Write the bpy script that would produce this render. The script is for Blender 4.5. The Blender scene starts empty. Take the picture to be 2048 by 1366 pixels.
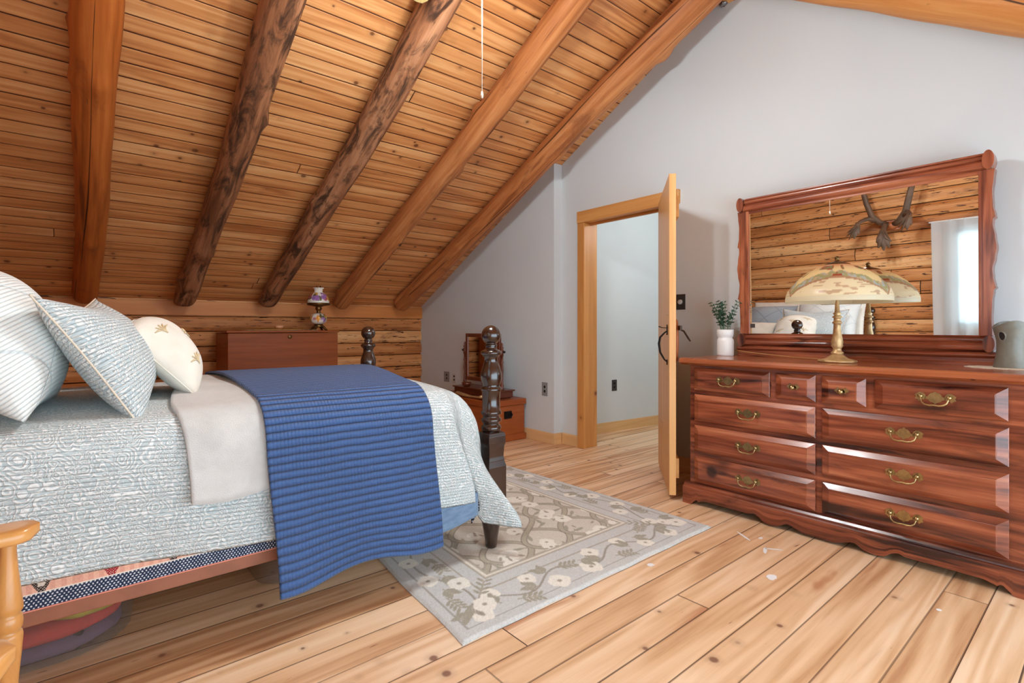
import bpy, bmesh, math, random
import numpy as np
from mathutils import Vector
random.seed(7)
rng = np.random.default_rng(11)
SC = bpy.context.scene
COL = SC.collection
PI = math.pi

# ------------------------------------------------------------------ helpers
def lin(r, g, b, a=1.0):
    f = lambda c: (c/255/12.92) if c/255 <= 0.04045 else ((c/255+0.055)/1.055)**2.4
    return (f(r), f(g), f(b), a)

def sm(a, b, x):
    t = min(1.0, max(0.0, (x-a)/(b-a) if b != a else 0.0))
    return t*t*(3-2*t)

class MB:
    """collects shapes into one mesh"""
    def __init__(s, origin=(0, 0, 0)):
        s.o = Vector(origin); s.v = []; s.f = []; s.uv = []; s.mi = []; s.sm = []; s.col = []; s.hascol = False
    def add(s, verts, faces, uvs=None, smooth=False, mi=0, cols=None, grain='x'):
        b = len(s.v)
        s.v += [tuple(v) for v in verts]
        if cols is not None:
            s.hascol = True; s.col += [tuple(c) for c in cols]
        else:
            s.col += [(1, 1, 1, 1)]*len(verts)
        for k, f in enumerate(faces):
            s.f.append(tuple(b+i for i in f)); s.mi.append(mi); s.sm.append(smooth)
            if uvs is not None:
                s.uv.append([uvs[i] for i in f])
            else:
                p = [Vector(verts[i]) for i in f]
                n = Vector((0, 0, 0))
                for i in range(len(p)):
                    n += p[i].cross(p[(i+1) % len(p)])
                ax = [abs(n.x), abs(n.y), abs(n.z)]
                d = ax.index(max(ax)); g = 'xyz'.index(grain)
                if d == g:
                    a, c = [i for i in range(3) if i != d]
                else:
                    a = g; c = [i for i in range(3) if i not in (d, g)][0]
                s.uv.append([(q[a], q[c]+d*0.37) for q in p])
        return s
    def box(s, x0, x1, y0, y1, z0, z1, grain='x', mi=0):
        v = [(x0, y0, z0), (x1, y0, z0), (x1, y1, z0), (x0, y1, z0), (x0, y0, z1), (x1, y0, z1), (x1, y1, z1), (x0, y1, z1)]
        f = [(0, 3, 2, 1), (4, 5, 6, 7), (0, 1, 5, 4), (1, 2, 6, 5), (2, 3, 7, 6), (3, 0, 4, 7)]
        return s.add(v, f, grain=grain, mi=mi)
    def prism(s, poly, a0, a1, axis='x', grain=None, smooth=False, mi=0):
        mk = {'x': lambda p, a: (a, p[0], p[1]), 'y': lambda p, a: (p[0], a, p[1]), 'z': lambda p, a: (p[0], p[1], a)}[axis]
        n = len(poly)
        v = [mk(p, a0) for p in poly]+[mk(p, a1) for p in poly]
        f = [tuple(range(n-1, -1, -1)), tuple(range(n, 2*n))]
        s.add(v, f, grain=grain or axis, mi=mi)
        per = [0.0]
        for i in range(n):
            q = poly[(i+1) % n]; per.append(per[-1]+math.hypot(q[0]-poly[i][0], q[1]-poly[i][1]))
        if grain in (None, axis):
            for i in range(n):
                j = (i+1) % n
                s.add([v[i], v[j], v[n+j], v[n+i]], [(0, 1, 2, 3)], uvs=[(a0, per[i]), (a0, per[i+1]), (a1, per[i+1]), (a1, per[i])], smooth=smooth, mi=mi)
        else:
            for i in range(n):
                j = (i+1) % n
                s.add([v[i], v[j], v[n+j], v[n+i]], [(0, 1, 2, 3)], grain=grain, smooth=smooth, mi=mi)
        return s
    def lathe(s, prof, c=(0, 0, 0), seg=28, axis='z', mi=0, colfn=None, wob=None):
        vs = []; uv = []; fs = []; cols = []
        L = [0.0]
        for i in range(1, len(prof)):
            L.append(L[-1]+math.hypot(prof[i][0]-prof[i-1][0], prof[i][1]-prof[i-1][1]))
        for i, (r, z) in enumerate(prof):
            for k in range(seg+1):
                a = 2*PI*k/seg
                rr = r*(wob(a, z) if wob else 1)
                x, y = rr*math.cos(a), rr*math.sin(a)
                p = {'z': (x, y, z), 'x': (z, x, y), 'y': (x, z, y)}[axis]
                vs.append((c[0]+p[0], c[1]+p[1], c[2]+p[2])); uv.append((L[i], a*max(r, .01)))
                if colfn: cols.append(colfn(a, L[i]/max(L[-1], 1e-6), z))
        w = seg+1
        for i in range(len(prof)-1):
            for k in range(seg):
                f = (i*w+k, i*w+k+1, (i+1)*w+k+1, (i+1)*w+k)
                fs.append(f if axis != 'y' else f[::-1])
        return s.add(vs, fs, uv, True, mi, cols if colfn else None)
    def sqlathe(s, prof, c):
        """square-section turned block: (half width, z)"""
        vs = []; fs = []
        prof = [prof[0]]+[(prof[i][0]+(prof[i+1][0]-prof[i][0])*sm(0, 1, k/5), prof[i][1]+(prof[i+1][1]-prof[i][1])*k/5) for i in range(len(prof)-1) for k in range(1, 6)]
        for h, z in prof:
            vs += [(c[0]-h, c[1]-h, z), (c[0]+h, c[1]-h, z), (c[0]+h, c[1]+h, z), (c[0]-h, c[1]+h, z)]
        for i in range(len(prof)-1):
            for k in range(4):
                fs.append((i*4+k, i*4+(k+1) % 4, (i+1)*4+(k+1) % 4, (i+1)*4+k))
        n = len(prof)*4
        fs += [(3, 2, 1, 0), (n-4, n-3, n-2, n-1)]
        return s.add(vs, fs, grain='z')
    def tube(s, pts, rad, seg=10, caps=True, mi=0, flat=None):
        pts = [Vector(p) for p in pts]; n = len(pts)
        if not hasattr(rad, '__len__'): rad = [rad]*n
        vs = []; uv = []; fs = []
        up = Vector((0, 0, 1)); L = 0
        t0 = (pts[1]-pts[0]).normalized()
        if abs(t0.dot(up)) > .95: up = Vector((1, 0, 0))
        b = t0.cross(up).normalized()
        for i, p in enumerate(pts):
            t = (pts[min(i+1, n-1)]-pts[max(i-1, 0)]).normalized()
            b = (b-t*b.dot(t)).normalized(); c = t.cross(b)
            if i: L += (p-pts[i-1]).length
            for k in range(seg+1):
                a = 2*PI*k/seg
                fl = flat if flat else 1.0
                vs.append(tuple(p+b*(rad[i]*math.cos(a))+c*(rad[i]*fl*math.sin(a)))); uv.append((L, a*rad[i]))
        w = seg+1
        for i in range(n-1):
            for k in range(seg):
                fs.append((i*w+k, i*w+k+1, (i+1)*w+k+1, (i+1)*w+k))
        if caps:
            fs.append(tuple(range(seg-1, -1, -1))); fs.append(tuple((n-1)*w+k for k in range(seg)))
        return s.add(vs, fs, uv, True, mi)
    def grid(s, fn, nu, nv, uvfn=None, colfn=None, smooth=True, flip=False, mi=0):
        vs = []; uv = []; cols = []
        for j in range(nv+1):
            for i in range(nu+1):
                a, b = i/nu, j/nv
                vs.append(fn(a, b)); uv.append(uvfn(a, b) if uvfn else (a, b))
                if colfn: cols.append(colfn(a, b))
        w = nu+1; fs = []
        for j in range(nv):
            for i in range(nu):
                f = (j*w+i, j*w+i+1, (j+1)*w+i+1, (j+1)*w+i)
                fs.append(f[::-1] if flip else f)
        return s.add(vs, fs, uv, smooth, mi, cols if colfn else None)
    def ell(s, c, r, seg=20, rings=12, mi=0):
        vs = []; fs = []; uv = []
        for i in range(rings+1):
            th = PI*i/rings
            for k in range(seg+1):
                a = 2*PI*k/seg
                vs.append((c[0]+r[0]*math.sin(th)*math.cos(a), c[1]+r[1]*math.sin(th)*math.sin(a), c[2]-r[2]*math.cos(th)))
                uv.append((a*r[0], th*r[2]))
        w = seg+1
        for i in range(rings):
            for k in range(seg):
                fs.append((i*w+k, i*w+k+1, (i+1)*w+k+1, (i+1)*w+k))
        return s.add(vs, fs, uv, True, mi)
    def build(s, name, mats, parent=None, bevel=0, solid=0, sub=0, off=0, weld=False):
        me = bpy.data.meshes.new(name)
        o = s.o
        me.from_pydata([(v[0]-o.x, v[1]-o.y, v[2]-o.z) for v in s.v], [], s.f)
        uvl = me.uv_layers.new(name='UVMap')
        flat = [c for f in s.uv for p in f for c in p]
        uvl.data.foreach_set('uv', flat)
        me.polygons.foreach_set('use_smooth', s.sm)
        me.polygons.foreach_set('material_index', s.mi)
        if s.hascol:
            ca = me.color_attributes.new('Col', 'FLOAT_COLOR', 'POINT')
            ca.data.foreach_set('color', [c for q in s.col for c in q])
        for m in (mats if isinstance(mats, (list, tuple)) else [mats]): me.materials.append(m)
        me.update()
        ob = bpy.data.objects.new(name, me); COL.objects.link(ob)
        if parent is not None: ob.parent = parent
        if weld:
            w = ob.modifiers.new('w', 'WELD'); w.merge_threshold = 1e-5
        if solid:
            m = ob.modifiers.new('s', 'SOLIDIFY'); m.thickness = solid; m.offset = off
        if bevel:
            m = ob.modifiers.new('b', 'BEVEL'); m.width = bevel; m.segments = 2; m.limit_method = 'ANGLE'; m.angle_limit = math.radians(40)
        if sub:
            m = ob.modifiers.new('ss', 'SUBSURF'); m.levels = sub; m.render_levels = sub
        return ob

def tag(o, label=None, cat=None, group=None, kind=None):
    if label: o['label'] = label
    if cat: o['category'] = cat
    if group: o['group'] = group
    if kind: o['kind'] = kind
    return o
def thing(name, label, cat, loc=(0, 0, 0), rotz=0, group=None):
    o = bpy.data.objects.new(name, None); COL.objects.link(o)
    o.empty_display_size = .05
    o.location = loc; o.rotation_euler = (0, 0, rotz)
    return tag(o, label, cat, group)
def struct(o, label=None, cat=None):
    return tag(o, label, cat, kind='structure')
def dup(root, loc, rotz=0, label=None):
    r = root.copy(); COL.objects.link(r); r.location = loc; r.rotation_euler = (0, 0, rotz)
    if label: r['label'] = label
    for ch in list(root.children):
        c = ch.copy(); COL.objects.link(c); c.parent = r
        for g in list(ch.children):
            d = g.copy(); COL.objects.link(d); d.parent = c
    return r

# ------------------------------------------------------------------ materials
class N:
    def __init__(s, name):
        s.m = bpy.data.materials.new(name); s.m.use_nodes = True
        s.t = s.m.node_tree; s.t.nodes.clear()
        s.out = s.t.nodes.new('ShaderNodeOutputMaterial')
    def node(s, typ, **kw):
        n = s.t.nodes.new('ShaderNode'+typ)
        for k, v in kw.items(): setattr(n, k, v)
        return n
    def put(s, sock, val):
        if val is None: return
        if hasattr(val, 'is_linked') or isinstance(val, bpy.types.NodeSocket): s.t.links.new(val, sock)
        else: sock.default_value = val
    def math(s, op, a, b=None, c=None, clamp=False):
        n = s.node('Math', operation=op, use_clamp=clamp)
        s.put(n.inputs[0], a)
        if b is not None: s.put(n.inputs[1], b)
        if c is not None: s.put(n.inputs[2], c)
        return n.outputs[0]
    def mix(s, fac, a, b, mode='MIX'):
        n = s.node('Mix', data_type='RGBA', blend_type=mode)
        s.put(n.inputs[0], fac); s.put(n.inputs[6], a); s.put(n.inputs[7], b)
        return n.outputs[2]
    def ss(s, x, a, b):
        n = s.node('MapRange', interpolation_type='SMOOTHSTEP')
        s.put(n.inputs[0], x); n.inputs[1].default_value = a; n.inputs[2].default_value = b
        return n.outputs[0]
    def ramp(s, fac, stops):
        n = s.node('ValToRGB'); r = n.color_ramp
        while len(r.elements) < len(stops): r.elements.new(.5)
        for e, (p, c) in zip(r.elements, stops): e.position = p; e.color = c
        s.put(n.inputs[0], fac); return n.outputs[0]
    def uv(s):
        n = s.node('UVMap', uv_map='UVMap'); q = s.node('SeparateXYZ'); s.t.links.new(n.outputs[0], q.inputs[0])
        return q.outputs[0], q.outputs[1]
    def vec(s, x, y, z=0.0):
        n = s.node('CombineXYZ'); s.put(n.inputs[0], x); s.put(n.inputs[1], y); s.put(n.inputs[2], z); return n.outputs[0]
    def noise(s, v, scale=1, detail=4, rough=.55, dist=0):
        n = s.node('TexNoise'); s.put(n.inputs['Vector'], v); n.inputs['Scale'].default_value = scale
        n.inputs['Detail'].default_value = detail; n.inputs['Roughness'].default_value = rough; n.inputs['Distortion'].default_value = dist
        return n.outputs[0]
    def voro(s, v, scale=1, feature='F1', rand=1.0):
        n = s.node('TexVoronoi', feature=feature); s.put(n.inputs['Vector'], v); n.inputs['Scale'].default_value = scale
        n.inputs['Randomness'].default_value = rand
        return n
    def white(s, x):
        n = s.node('TexWhiteNoise', noise_dimensions='1D'); s.put(n.inputs['W'], x); return n.outputs[0]
    def bump(s, h, strength=.3, dist=.01, normal=None):
        n = s.node('Bump'); s.put(n.inputs['Height'], h); n.inputs['Strength'].default_value = strength; n.inputs['Distance'].default_value = dist
        if normal is not None: s.put(n.inputs['Normal'], normal)
        return n.outputs[0]
    def bsdf(s, col=None, rough=.5, metal=0, spec=.5, normal=None, coat=0, sheen=0, trans=0):
        b = s.node('BsdfPrincipled')
        s.put(b.inputs['Base Color'], col); s.put(b.inputs['Roughness'], rough); s.put(b.inputs['Metallic'], metal)
        b.inputs['Specular IOR Level'].default_value = spec
        b.inputs['Coat Weight'].default_value = coat; b.inputs['Coat Roughness'].default_value = .12
        b.inputs['Sheen Weight'].default_value = sheen
        b.inputs['Transmission Weight'].default_value = trans
        if normal is not None: s.put(b.inputs['Normal'], normal)
        s.t.links.new(b.outputs[0], s.out.inputs[0]); return b
    def rnd(s):
        return s.node('ObjectInfo').outputs['Random']

def wood(name, stops, plank=None, off=0.0, su=1.1, sv=16, ringf=26, knot=None, rough=.42, var=.35, bump=.15, mottle=None, spec=.4, coat=0, gapcol=(.03, .015, .008, 1), vary=True, streak=None, specks=None, gapw=.0022, gr=(.55, .16, .35), crack=None, gapvar=0.0):
    n = N(name); u, v = n.uv(); r = n.rnd()
    if vary: u = n.math('MULTIPLY_ADD', r, 37.0, u)
    gap = None; r2 = r
    if plank:
        w, L = plank
        vs = n.math('MULTIPLY_ADD', v, 1/w, off); vi = n.math('FLOOR', vs); f = n.math('FRACT', vs)
        rn = n.white(vi)
        u1 = n.math('MULTIPLY_ADD', rn, L*5.3, u)
        us = n.math('DIVIDE', u1, L); ui = n.math('FLOOR', us); uf = n.math('FRACT', us)
        key = n.math('MULTIPLY_ADD', vi, 7.13, n.math('MULTIPLY', ui, 3.77)); r2 = n.white(key)
        e = n.math('MULTIPLY', n.math('MINIMUM', f, n.math('SUBTRACT', 1.0, f)), w)
        eu = n.math('MULTIPLY', n.math('MINIMUM', uf, n.math('SUBTRACT', 1.0, uf)), L)
        e = n.math('MINIMUM', e, eu)
        gw = n.math('MULTIPLY_ADD', n.white(n.math('ADD', vi, 31.7)), gapw*.9, gapw*.45)
        gap = n.math('SUBTRACT', 1.0, n.ss(n.math('SUBTRACT', e, gw), 0.0, .0016))
        gap = n.math('MULTIPLY', gap, n.math('MULTIPLY_ADD', n.white(n.math('ADD', vi, 77.3)), gapvar, 1.0-gapvar))
        lip = n.ss(e, .0, .008)
        u = n.math('MULTIPLY_ADD', r2, 53.0, u); v = n.math('MULTIPLY_ADD', r2, 17.0, v)
    g = n.noise(n.vec(n.math('MULTIPLY', u, su*2.2), n.math('MULTIPLY', v, sv*4), 0), 1, 5, .6, .3)
    lo = n.noise(n.vec(n.math('MULTIPLY', u, su*.55), n.math('MULTIPLY', v, sv*.55), 3.3), 1, 2, .5, .4)
    ring = n.math('MULTIPLY_ADD', n.math('SINE', n.math('MULTIPLY', lo, ringf*2)), .5, .5)
    fac = n.math('MULTIPLY_ADD', n.math('SUBTRACT', g, .5), gr[0], n.math('MULTIPLY_ADD', n.math('SUBTRACT', ring, .5), gr[1], .5))
    fac = n.math('ADD', fac, n.math('MULTIPLY', n.math('SUBTRACT', lo, .5), gr[2]))
    fac = n.math('MULTIPLY_ADD', n.math('SUBTRACT', r2, .5), var, fac)
    col = n.ramp(fac, stops)
    if streak:
        c, th = streak
        sn = n.noise(n.vec(n.math('MULTIPLY', u, su*1.1), n.math('MULTIPLY', v, sv*.8), 8.1), 1, 3, .6, .6)
        col = n.mix(n.ss(sn, th, th+.13), col, c)
    if specks:
        c, th = specks
        sn = n.noise(n.vec(n.math('MULTIPLY', u, 7.0), n.math('MULTIPLY', v, 55.0), 5.2), 1, 3, .6, .3)
        col = n.mix(n.ss(sn, th, th+.06), col, c)
    if crack:
        c, w_, amt = crack
        sn = n.noise(n.vec(n.math('MULTIPLY', u, .22), n.math('MULTIPLY', v, 5.0), 12.3), 1, 3, .35, .05)
        d_ = n.math('ABSOLUTE', n.math('SUBTRACT', sn, .5))
        on_ = n.ss(n.noise(n.vec(n.math('MULTIPLY', u, 1.4), n.math('MULTIPLY', v, 3.0), 4.4), 1, 2, .5), .46, .56)
        col = n.mix(n.math('MULTIPLY', n.math('SUBTRACT', 1.0, n.ss(d_, w_*.35, w_)), n.math('MULTIPLY', on_, amt)), col, c)
    if knot:
        ku, kv, size, c, th = knot
        vo = n.voro(n.vec(n.math('MULTIPLY', u, ku), n.math('MULTIPLY', v, kv), 0), 1)
        cs = n.node('SeparateColor'); n.t.links.new(vo.outputs['Color'], cs.inputs[0])
        on = n.math('GREATER_THAN', cs.outputs[0], th)
        szv = n.math('MULTIPLY_ADD', cs.outputs[1], size*.8, size*.5)
        d = n.math('DIVIDE', vo.outputs['Distance'], szv)
        msk = n.math('MULTIPLY', n.math('SUBTRACT', 1.0, n.ss(d, .55, 1.2)), on)
        halo = n.math('MULTIPLY', n.math('SUBTRACT', 1.0, n.ss(d, .9, 2.6)), n.math('MULTIPLY', on, .4))
        col = n.mix(halo, col, n.mix(.5, col, c)); col = n.mix(n.math('MULTIPLY', msk, .85), col, c)
    if mottle:
        sc, c, th, amt = mottle
        mn = n.noise(n.vec(n.math('MULTIPLY', u, sc*.55), n.math('MULTIPLY', v, sc*1.9), 1.7), 1, 6, .7, .6)
        col = n.mix(n.math('MULTIPLY', n.ss(mn, th-.03, th+.16), amt), col, c)
    h = n.math('MULTIPLY', g, .5)
    if gap is not None:
        col = n.mix(gap, col, gapcol); h = n.math('MULTIPLY_ADD', lip, 1.2, h)
    n.bsdf(col, rough, spec=spec, normal=n.bump(h, bump, .006), coat=coat)
    return n.m

def plain(name, c, rough=.5, metal=0, spec=.5, nz=None, coat=0, sheen=0):
    n = N(name); col = c
    nor = None
    if nz:
        sc, amt, bp = nz
        tc = n.node('TexCoord').outputs['Object']
        k = n.noise(tc, sc, 4, .6)
        col = n.mix(n.math('MULTIPLY', n.ss(k, .35, .7), amt), c, tuple(x*.55 for x in c[:3])+(1,))
        if bp: nor = n.bump(k, bp, .01)
    n.bsdf(col, rough, metal, spec, nor, coat, sheen); return n.m

def vcol(name, rough=.6, bump=None, trans=0, emit=0, spec=.4, sheen=0):
    n = N(name); a = n.node('Attribute', attribute_name='Col'); c = a.outputs['Color']; nor = None
    if bump:
        tc = n.node('TexCoord').outputs['Object']
        k = n.noise(tc, bump[0], 3, .6); nor = n.bump(k, bump[1], .004)
        c = n.mix(.18, c, n.mix(n.ss(k, .3, .7), (.25, .25, .25, 1), (1, 1, 1, 1)), 'MULTIPLY')
    b = n.bsdf(c, rough, spec=spec, normal=nor, sheen=sheen)
    if trans:
        t = n.node('BsdfTranslucent'); n.put(t.inputs[0], c)
        mx = n.node('MixShader'); mx.inputs[0].default_value = trans
        n.t.links.new(b.outputs[0], mx.inputs[1]); n.t.links.new(t.outputs[0], mx.inputs[2]); n.t.links.new(mx.outputs[0], n.out.inputs[0])
    return n.m

M = {}
M['floor'] = wood('floor_pine', [(.1, lin(188, 138, 98)), (.38, lin(216, 174, 132)), (.62, lin(229, 191, 152)), (.9, lin(239, 208, 174))], plank=(.136, 3.4), off=-1.0257/.136+8, su=.8, sv=10, ringf=20, knot=(8, 8, .105, lin(120, 76, 58), .46), rough=.40, var=.38, gapcol=lin(66, 36, 22), vary=False, spec=.35, bump=.10, gapw=.0028, streak=(lin(192, 138, 100), .60), gr=(.75, .36, .4), gapvar=.5, specks=(lin(140, 92, 68), .715))
M['ceil'] = wood('ceiling_pine', [(.1, lin(166, 98, 54)), (.4, lin(204, 136, 80)), (.65, lin(220, 156, 98)), (.9, lin(231, 176, 120))], plank=(.1, 14.0), su=.8, sv=13, ringf=20, knot=(8, 8, .125, lin(96, 50, 28), .34), rough=.36, var=.34, gapcol=lin(74, 36, 16), vary=False, spec=.5, bump=.5, gapw=.0026, gr=(.7, .30, .35), specks=(lin(120, 66, 38), .73))
def logm(name, a, b, c, mott, th, amt, sc=3.2, rough=.5, sp=.3):
    return wood(name, [(.1, a), (.5, b), (.95, c)], su=.8, sv=9, ringf=12, knot=(4.5, 4.5, .075, lin(58, 28, 14), .6), rough=rough, var=.1, mottle=(sc, mott, th, amt), bump=.6, spec=sp, streak=(a, .58), gr=(1.2, .15, .7), crack=(lin(48, 22, 12), .010, .9), specks=(lin(66, 34, 20), .70))
M['log_orange'] = logm('rafter_orange', lin(118, 58, 22), lin(168, 88, 34), lin(192, 110, 50), lin(104, 50, 24), .60, .55)
M['log_bark'] = logm('rafter_bark', lin(110, 66, 40), lin(158, 104, 70), lin(190, 140, 104), lin(54, 36, 26), .47, .92, 6.5, .6)
M['log_tan'] = logm('rafter_tan', lin(132, 74, 38), lin(178, 110, 62), lin(206, 144, 92), lin(112, 64, 40), .54, .6)
M['log_gold'] = logm('rafter_gold', lin(190, 116, 56), lin(214, 148, 84), lin(230, 176, 116), lin(150, 90, 46), .62, .5)
M['logwall'] = wood('log_wall', [(.05, lin(140, 84, 44)), (.4, lin(188, 122, 68)), (.65, lin(210, 148, 92)), (.95, lin(230, 180, 124))], plank=(.147, 5.3), su=.8, sv=8, ringf=12, knot=(5, 5, .10, lin(70, 38, 22), .7), rough=.55, var=.45, gapcol=lin(40, 22, 12), vary=False, bump=.45, mottle=(3.0, lin(98, 56, 30), .60, .7), spec=.3, specks=(lin(84, 48, 28), .60), gapw=.004, gr=(1.0, .15, .6))
M['plate'] = wood('plate_pine', [(.0, lin(150, 84, 36)), (.5, lin(200, 124, 60)), (1, lin(220, 150, 84))], su=.9, sv=9, ringf=12, knot=(5, 5, .07, lin(86, 46, 24), .7), rough=.5, var=.3)
M['door'] = wood('door_pine', [(.0, lin(186, 128, 70)), (.5, lin(214, 160, 100)), (1, lin(232, 184, 128))], plank=(.11, 4.0), su=.9, sv=9, ringf=16, knot=(4, 4, .06, lin(150, 92, 46), .8), rough=.4, var=.35, gapcol=lin(160, 110, 62), vary=False, bump=.08, gapw=.0012)
M['trim'] = wood('trim_pine', [(.0, lin(176, 112, 52)), (.5, lin(206, 146, 82)), (1, lin(226, 172, 108))], su=.9, sv=9, ringf=14, knot=(5, 5, .09, lin(110, 60, 28), .72), rough=.42, var=.3, bump=.1)
M['base'] = wood('baseboard_pine', [(.0, lin(198, 150, 96)), (.5, lin(220, 178, 124)), (1, lin(234, 198, 148))], su=.9, sv=9, rough=.5, var=.2, bump=.08)
M['dresser'] = wood('dresser_pine', [(.05, lin(70, 30, 20)), (.38, lin(124, 62, 40)), (.62, lin(152, 82, 54)), (.95, lin(186, 114, 78))], su=1.2, sv=12, ringf=18, knot=(4.5, 4.5, .13, lin(36, 14, 12), .80), rough=.26, var=.22, bump=.1, spec=.5, coat=.3, streak=(lin(48, 20, 18), .55), gr=(1.0, .3, .7), mottle=(3.0, lin(40, 17, 17), .58, .75))
M['dtop'] = wood('dresser_top_pine', [(.05, lin(104, 48, 26)), (.4, lin(152, 80, 44)), (.7, lin(176, 102, 60)), (.95, lin(196, 126, 80))], su=1.3, sv=10, ringf=18, knot=(5, 5, .07, lin(60, 26, 16), .75), rough=.25, var=.2, bump=.06, spec=.5, coat=.4)
M['walnut'] = wood('dark_walnut', [(.0, lin(22, 10, 8)), (.5, lin(42, 22, 15)), (1, lin(66, 36, 24))], su=1.5, sv=14, rough=.2, var=.2, bump=.03, spec=.6, coat=.6)
M['cab'] = wood('cabinet_wood', [(.0, lin(104, 50, 16)), (.5, lin(140, 70, 24)), (1, lin(166, 92, 38))], su=1.4, sv=12, ringf=18, knot=(4, 4, .07, lin(84, 46, 26), .8), rough=.42, var=.1, bump=.04, spec=.25)
M['trunk'] = wood('trunk_wood', [(.0, lin(110, 50, 20)), (.5, lin(150, 76, 34)), (1, lin(176, 98, 50))], su=1.4, sv=10, ringf=16, knot=(5, 5, .08, lin(90, 44, 20), .75), rough=.36, var=.2, bump=.05)
M['mahog'] = wood('mahogany', [(.0, lin(64, 26, 14)), (.5, lin(100, 46, 26)), (1, lin(130, 66, 40))], su=1.4, sv=12, rough=.28, var=.2, bump=.03, coat=.3)
M['oak'] = wood('chair_oak', [(.0, lin(166, 104, 48)), (.5, lin(204, 144, 80)), (1, lin(228, 178, 116))], su=1.4, sv=12, ringf=20, rough=.3, var=.15, bump=.05, coat=.25)
M['rail'] = plain('rail_paint', lin(150, 92, 66), .5, nz=(14, .35, .05))
M['white_wall'] = None
def wallm():
    n = N('wall_paint'); tc = n.node('TexCoord').outputs['Object']
    k = n.noise(tc, 1.3, 3, .5); f = n.noise(tc, 160, 2, .5)
    col = n.mix(n.ss(k, .3, .8), lin(211, 218, 221), lin(205, 212, 216))
    n.bsdf(col, .75, spec=.2, normal=n.bump(f, .08, .002)); return n.m
M['white_wall'] = wallm()
M['brass'] = plain('aged_brass', lin(184, 162, 116), .34, 1, nz=(60, .6, .08))
M['bronze'] = plain('antique_bronze', lin(122, 92, 56), .4, 1, nz=(50, .6, .15))
M['lampgold'] = plain('lamp_gilt', lin(206, 172, 124), .45, .6, nz=(40, .5, .2))
M['black'] = plain('black_iron', lin(26, 22, 20), .45, .6)
M['steel'] = plain('steel', lin(150, 152, 156), .3, 1)
M['white_ceramic'] = plain('white_ceramic', lin(236, 236, 234), .35)
M['grey_plastic'] = plain('grey_plate', lin(140, 141, 142), .45)
M['dark_plastic'] = plain('dark_plate', lin(52, 52, 54), .4)
M['light_plastic'] = plain('light_plate', lin(200, 200, 198), .4)
M['hole'] = plain('slot', lin(20, 20, 20), .6)
M['greypot'] = plain('grey_pottery', lin(116, 112, 100), .38, nz=(30, .4, .05))
M['leaf'] = plain('leaf_green', lin(58, 98, 76), .5, nz=(90, .6, 0))
M['stem'] = plain('leaf_stem', lin(92, 118, 88), .6)
M['lace'] = plain('lace', lin(234, 222, 200), .8, nz=(160, .6, .6))
M['cord'] = plain('lamp_cord', lin(176, 128, 74), .5)
M['string'] = plain('pull_cord', lin(238, 226, 208), .6)
M['antler'] = plain('antler', lin(104, 78, 58), .6, nz=(12, .8, .3))
M['leather'] = plain('leather_wrap', lin(166, 92, 46), .5, nz=(40, .5, .2))
M['shell'] = plain('shell_pink', lin(228, 170, 126), .5)
M['gilt'] = plain('gilt', lin(196, 150, 76), .3, .8)
M['fanblade'] = plain('fan_blade_cane', lin(206, 178, 116), .5, nz=(120, .7, .2))
M['knobmetal'] = plain('door_iron', lin(60, 42, 34), .4, .7)

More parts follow.
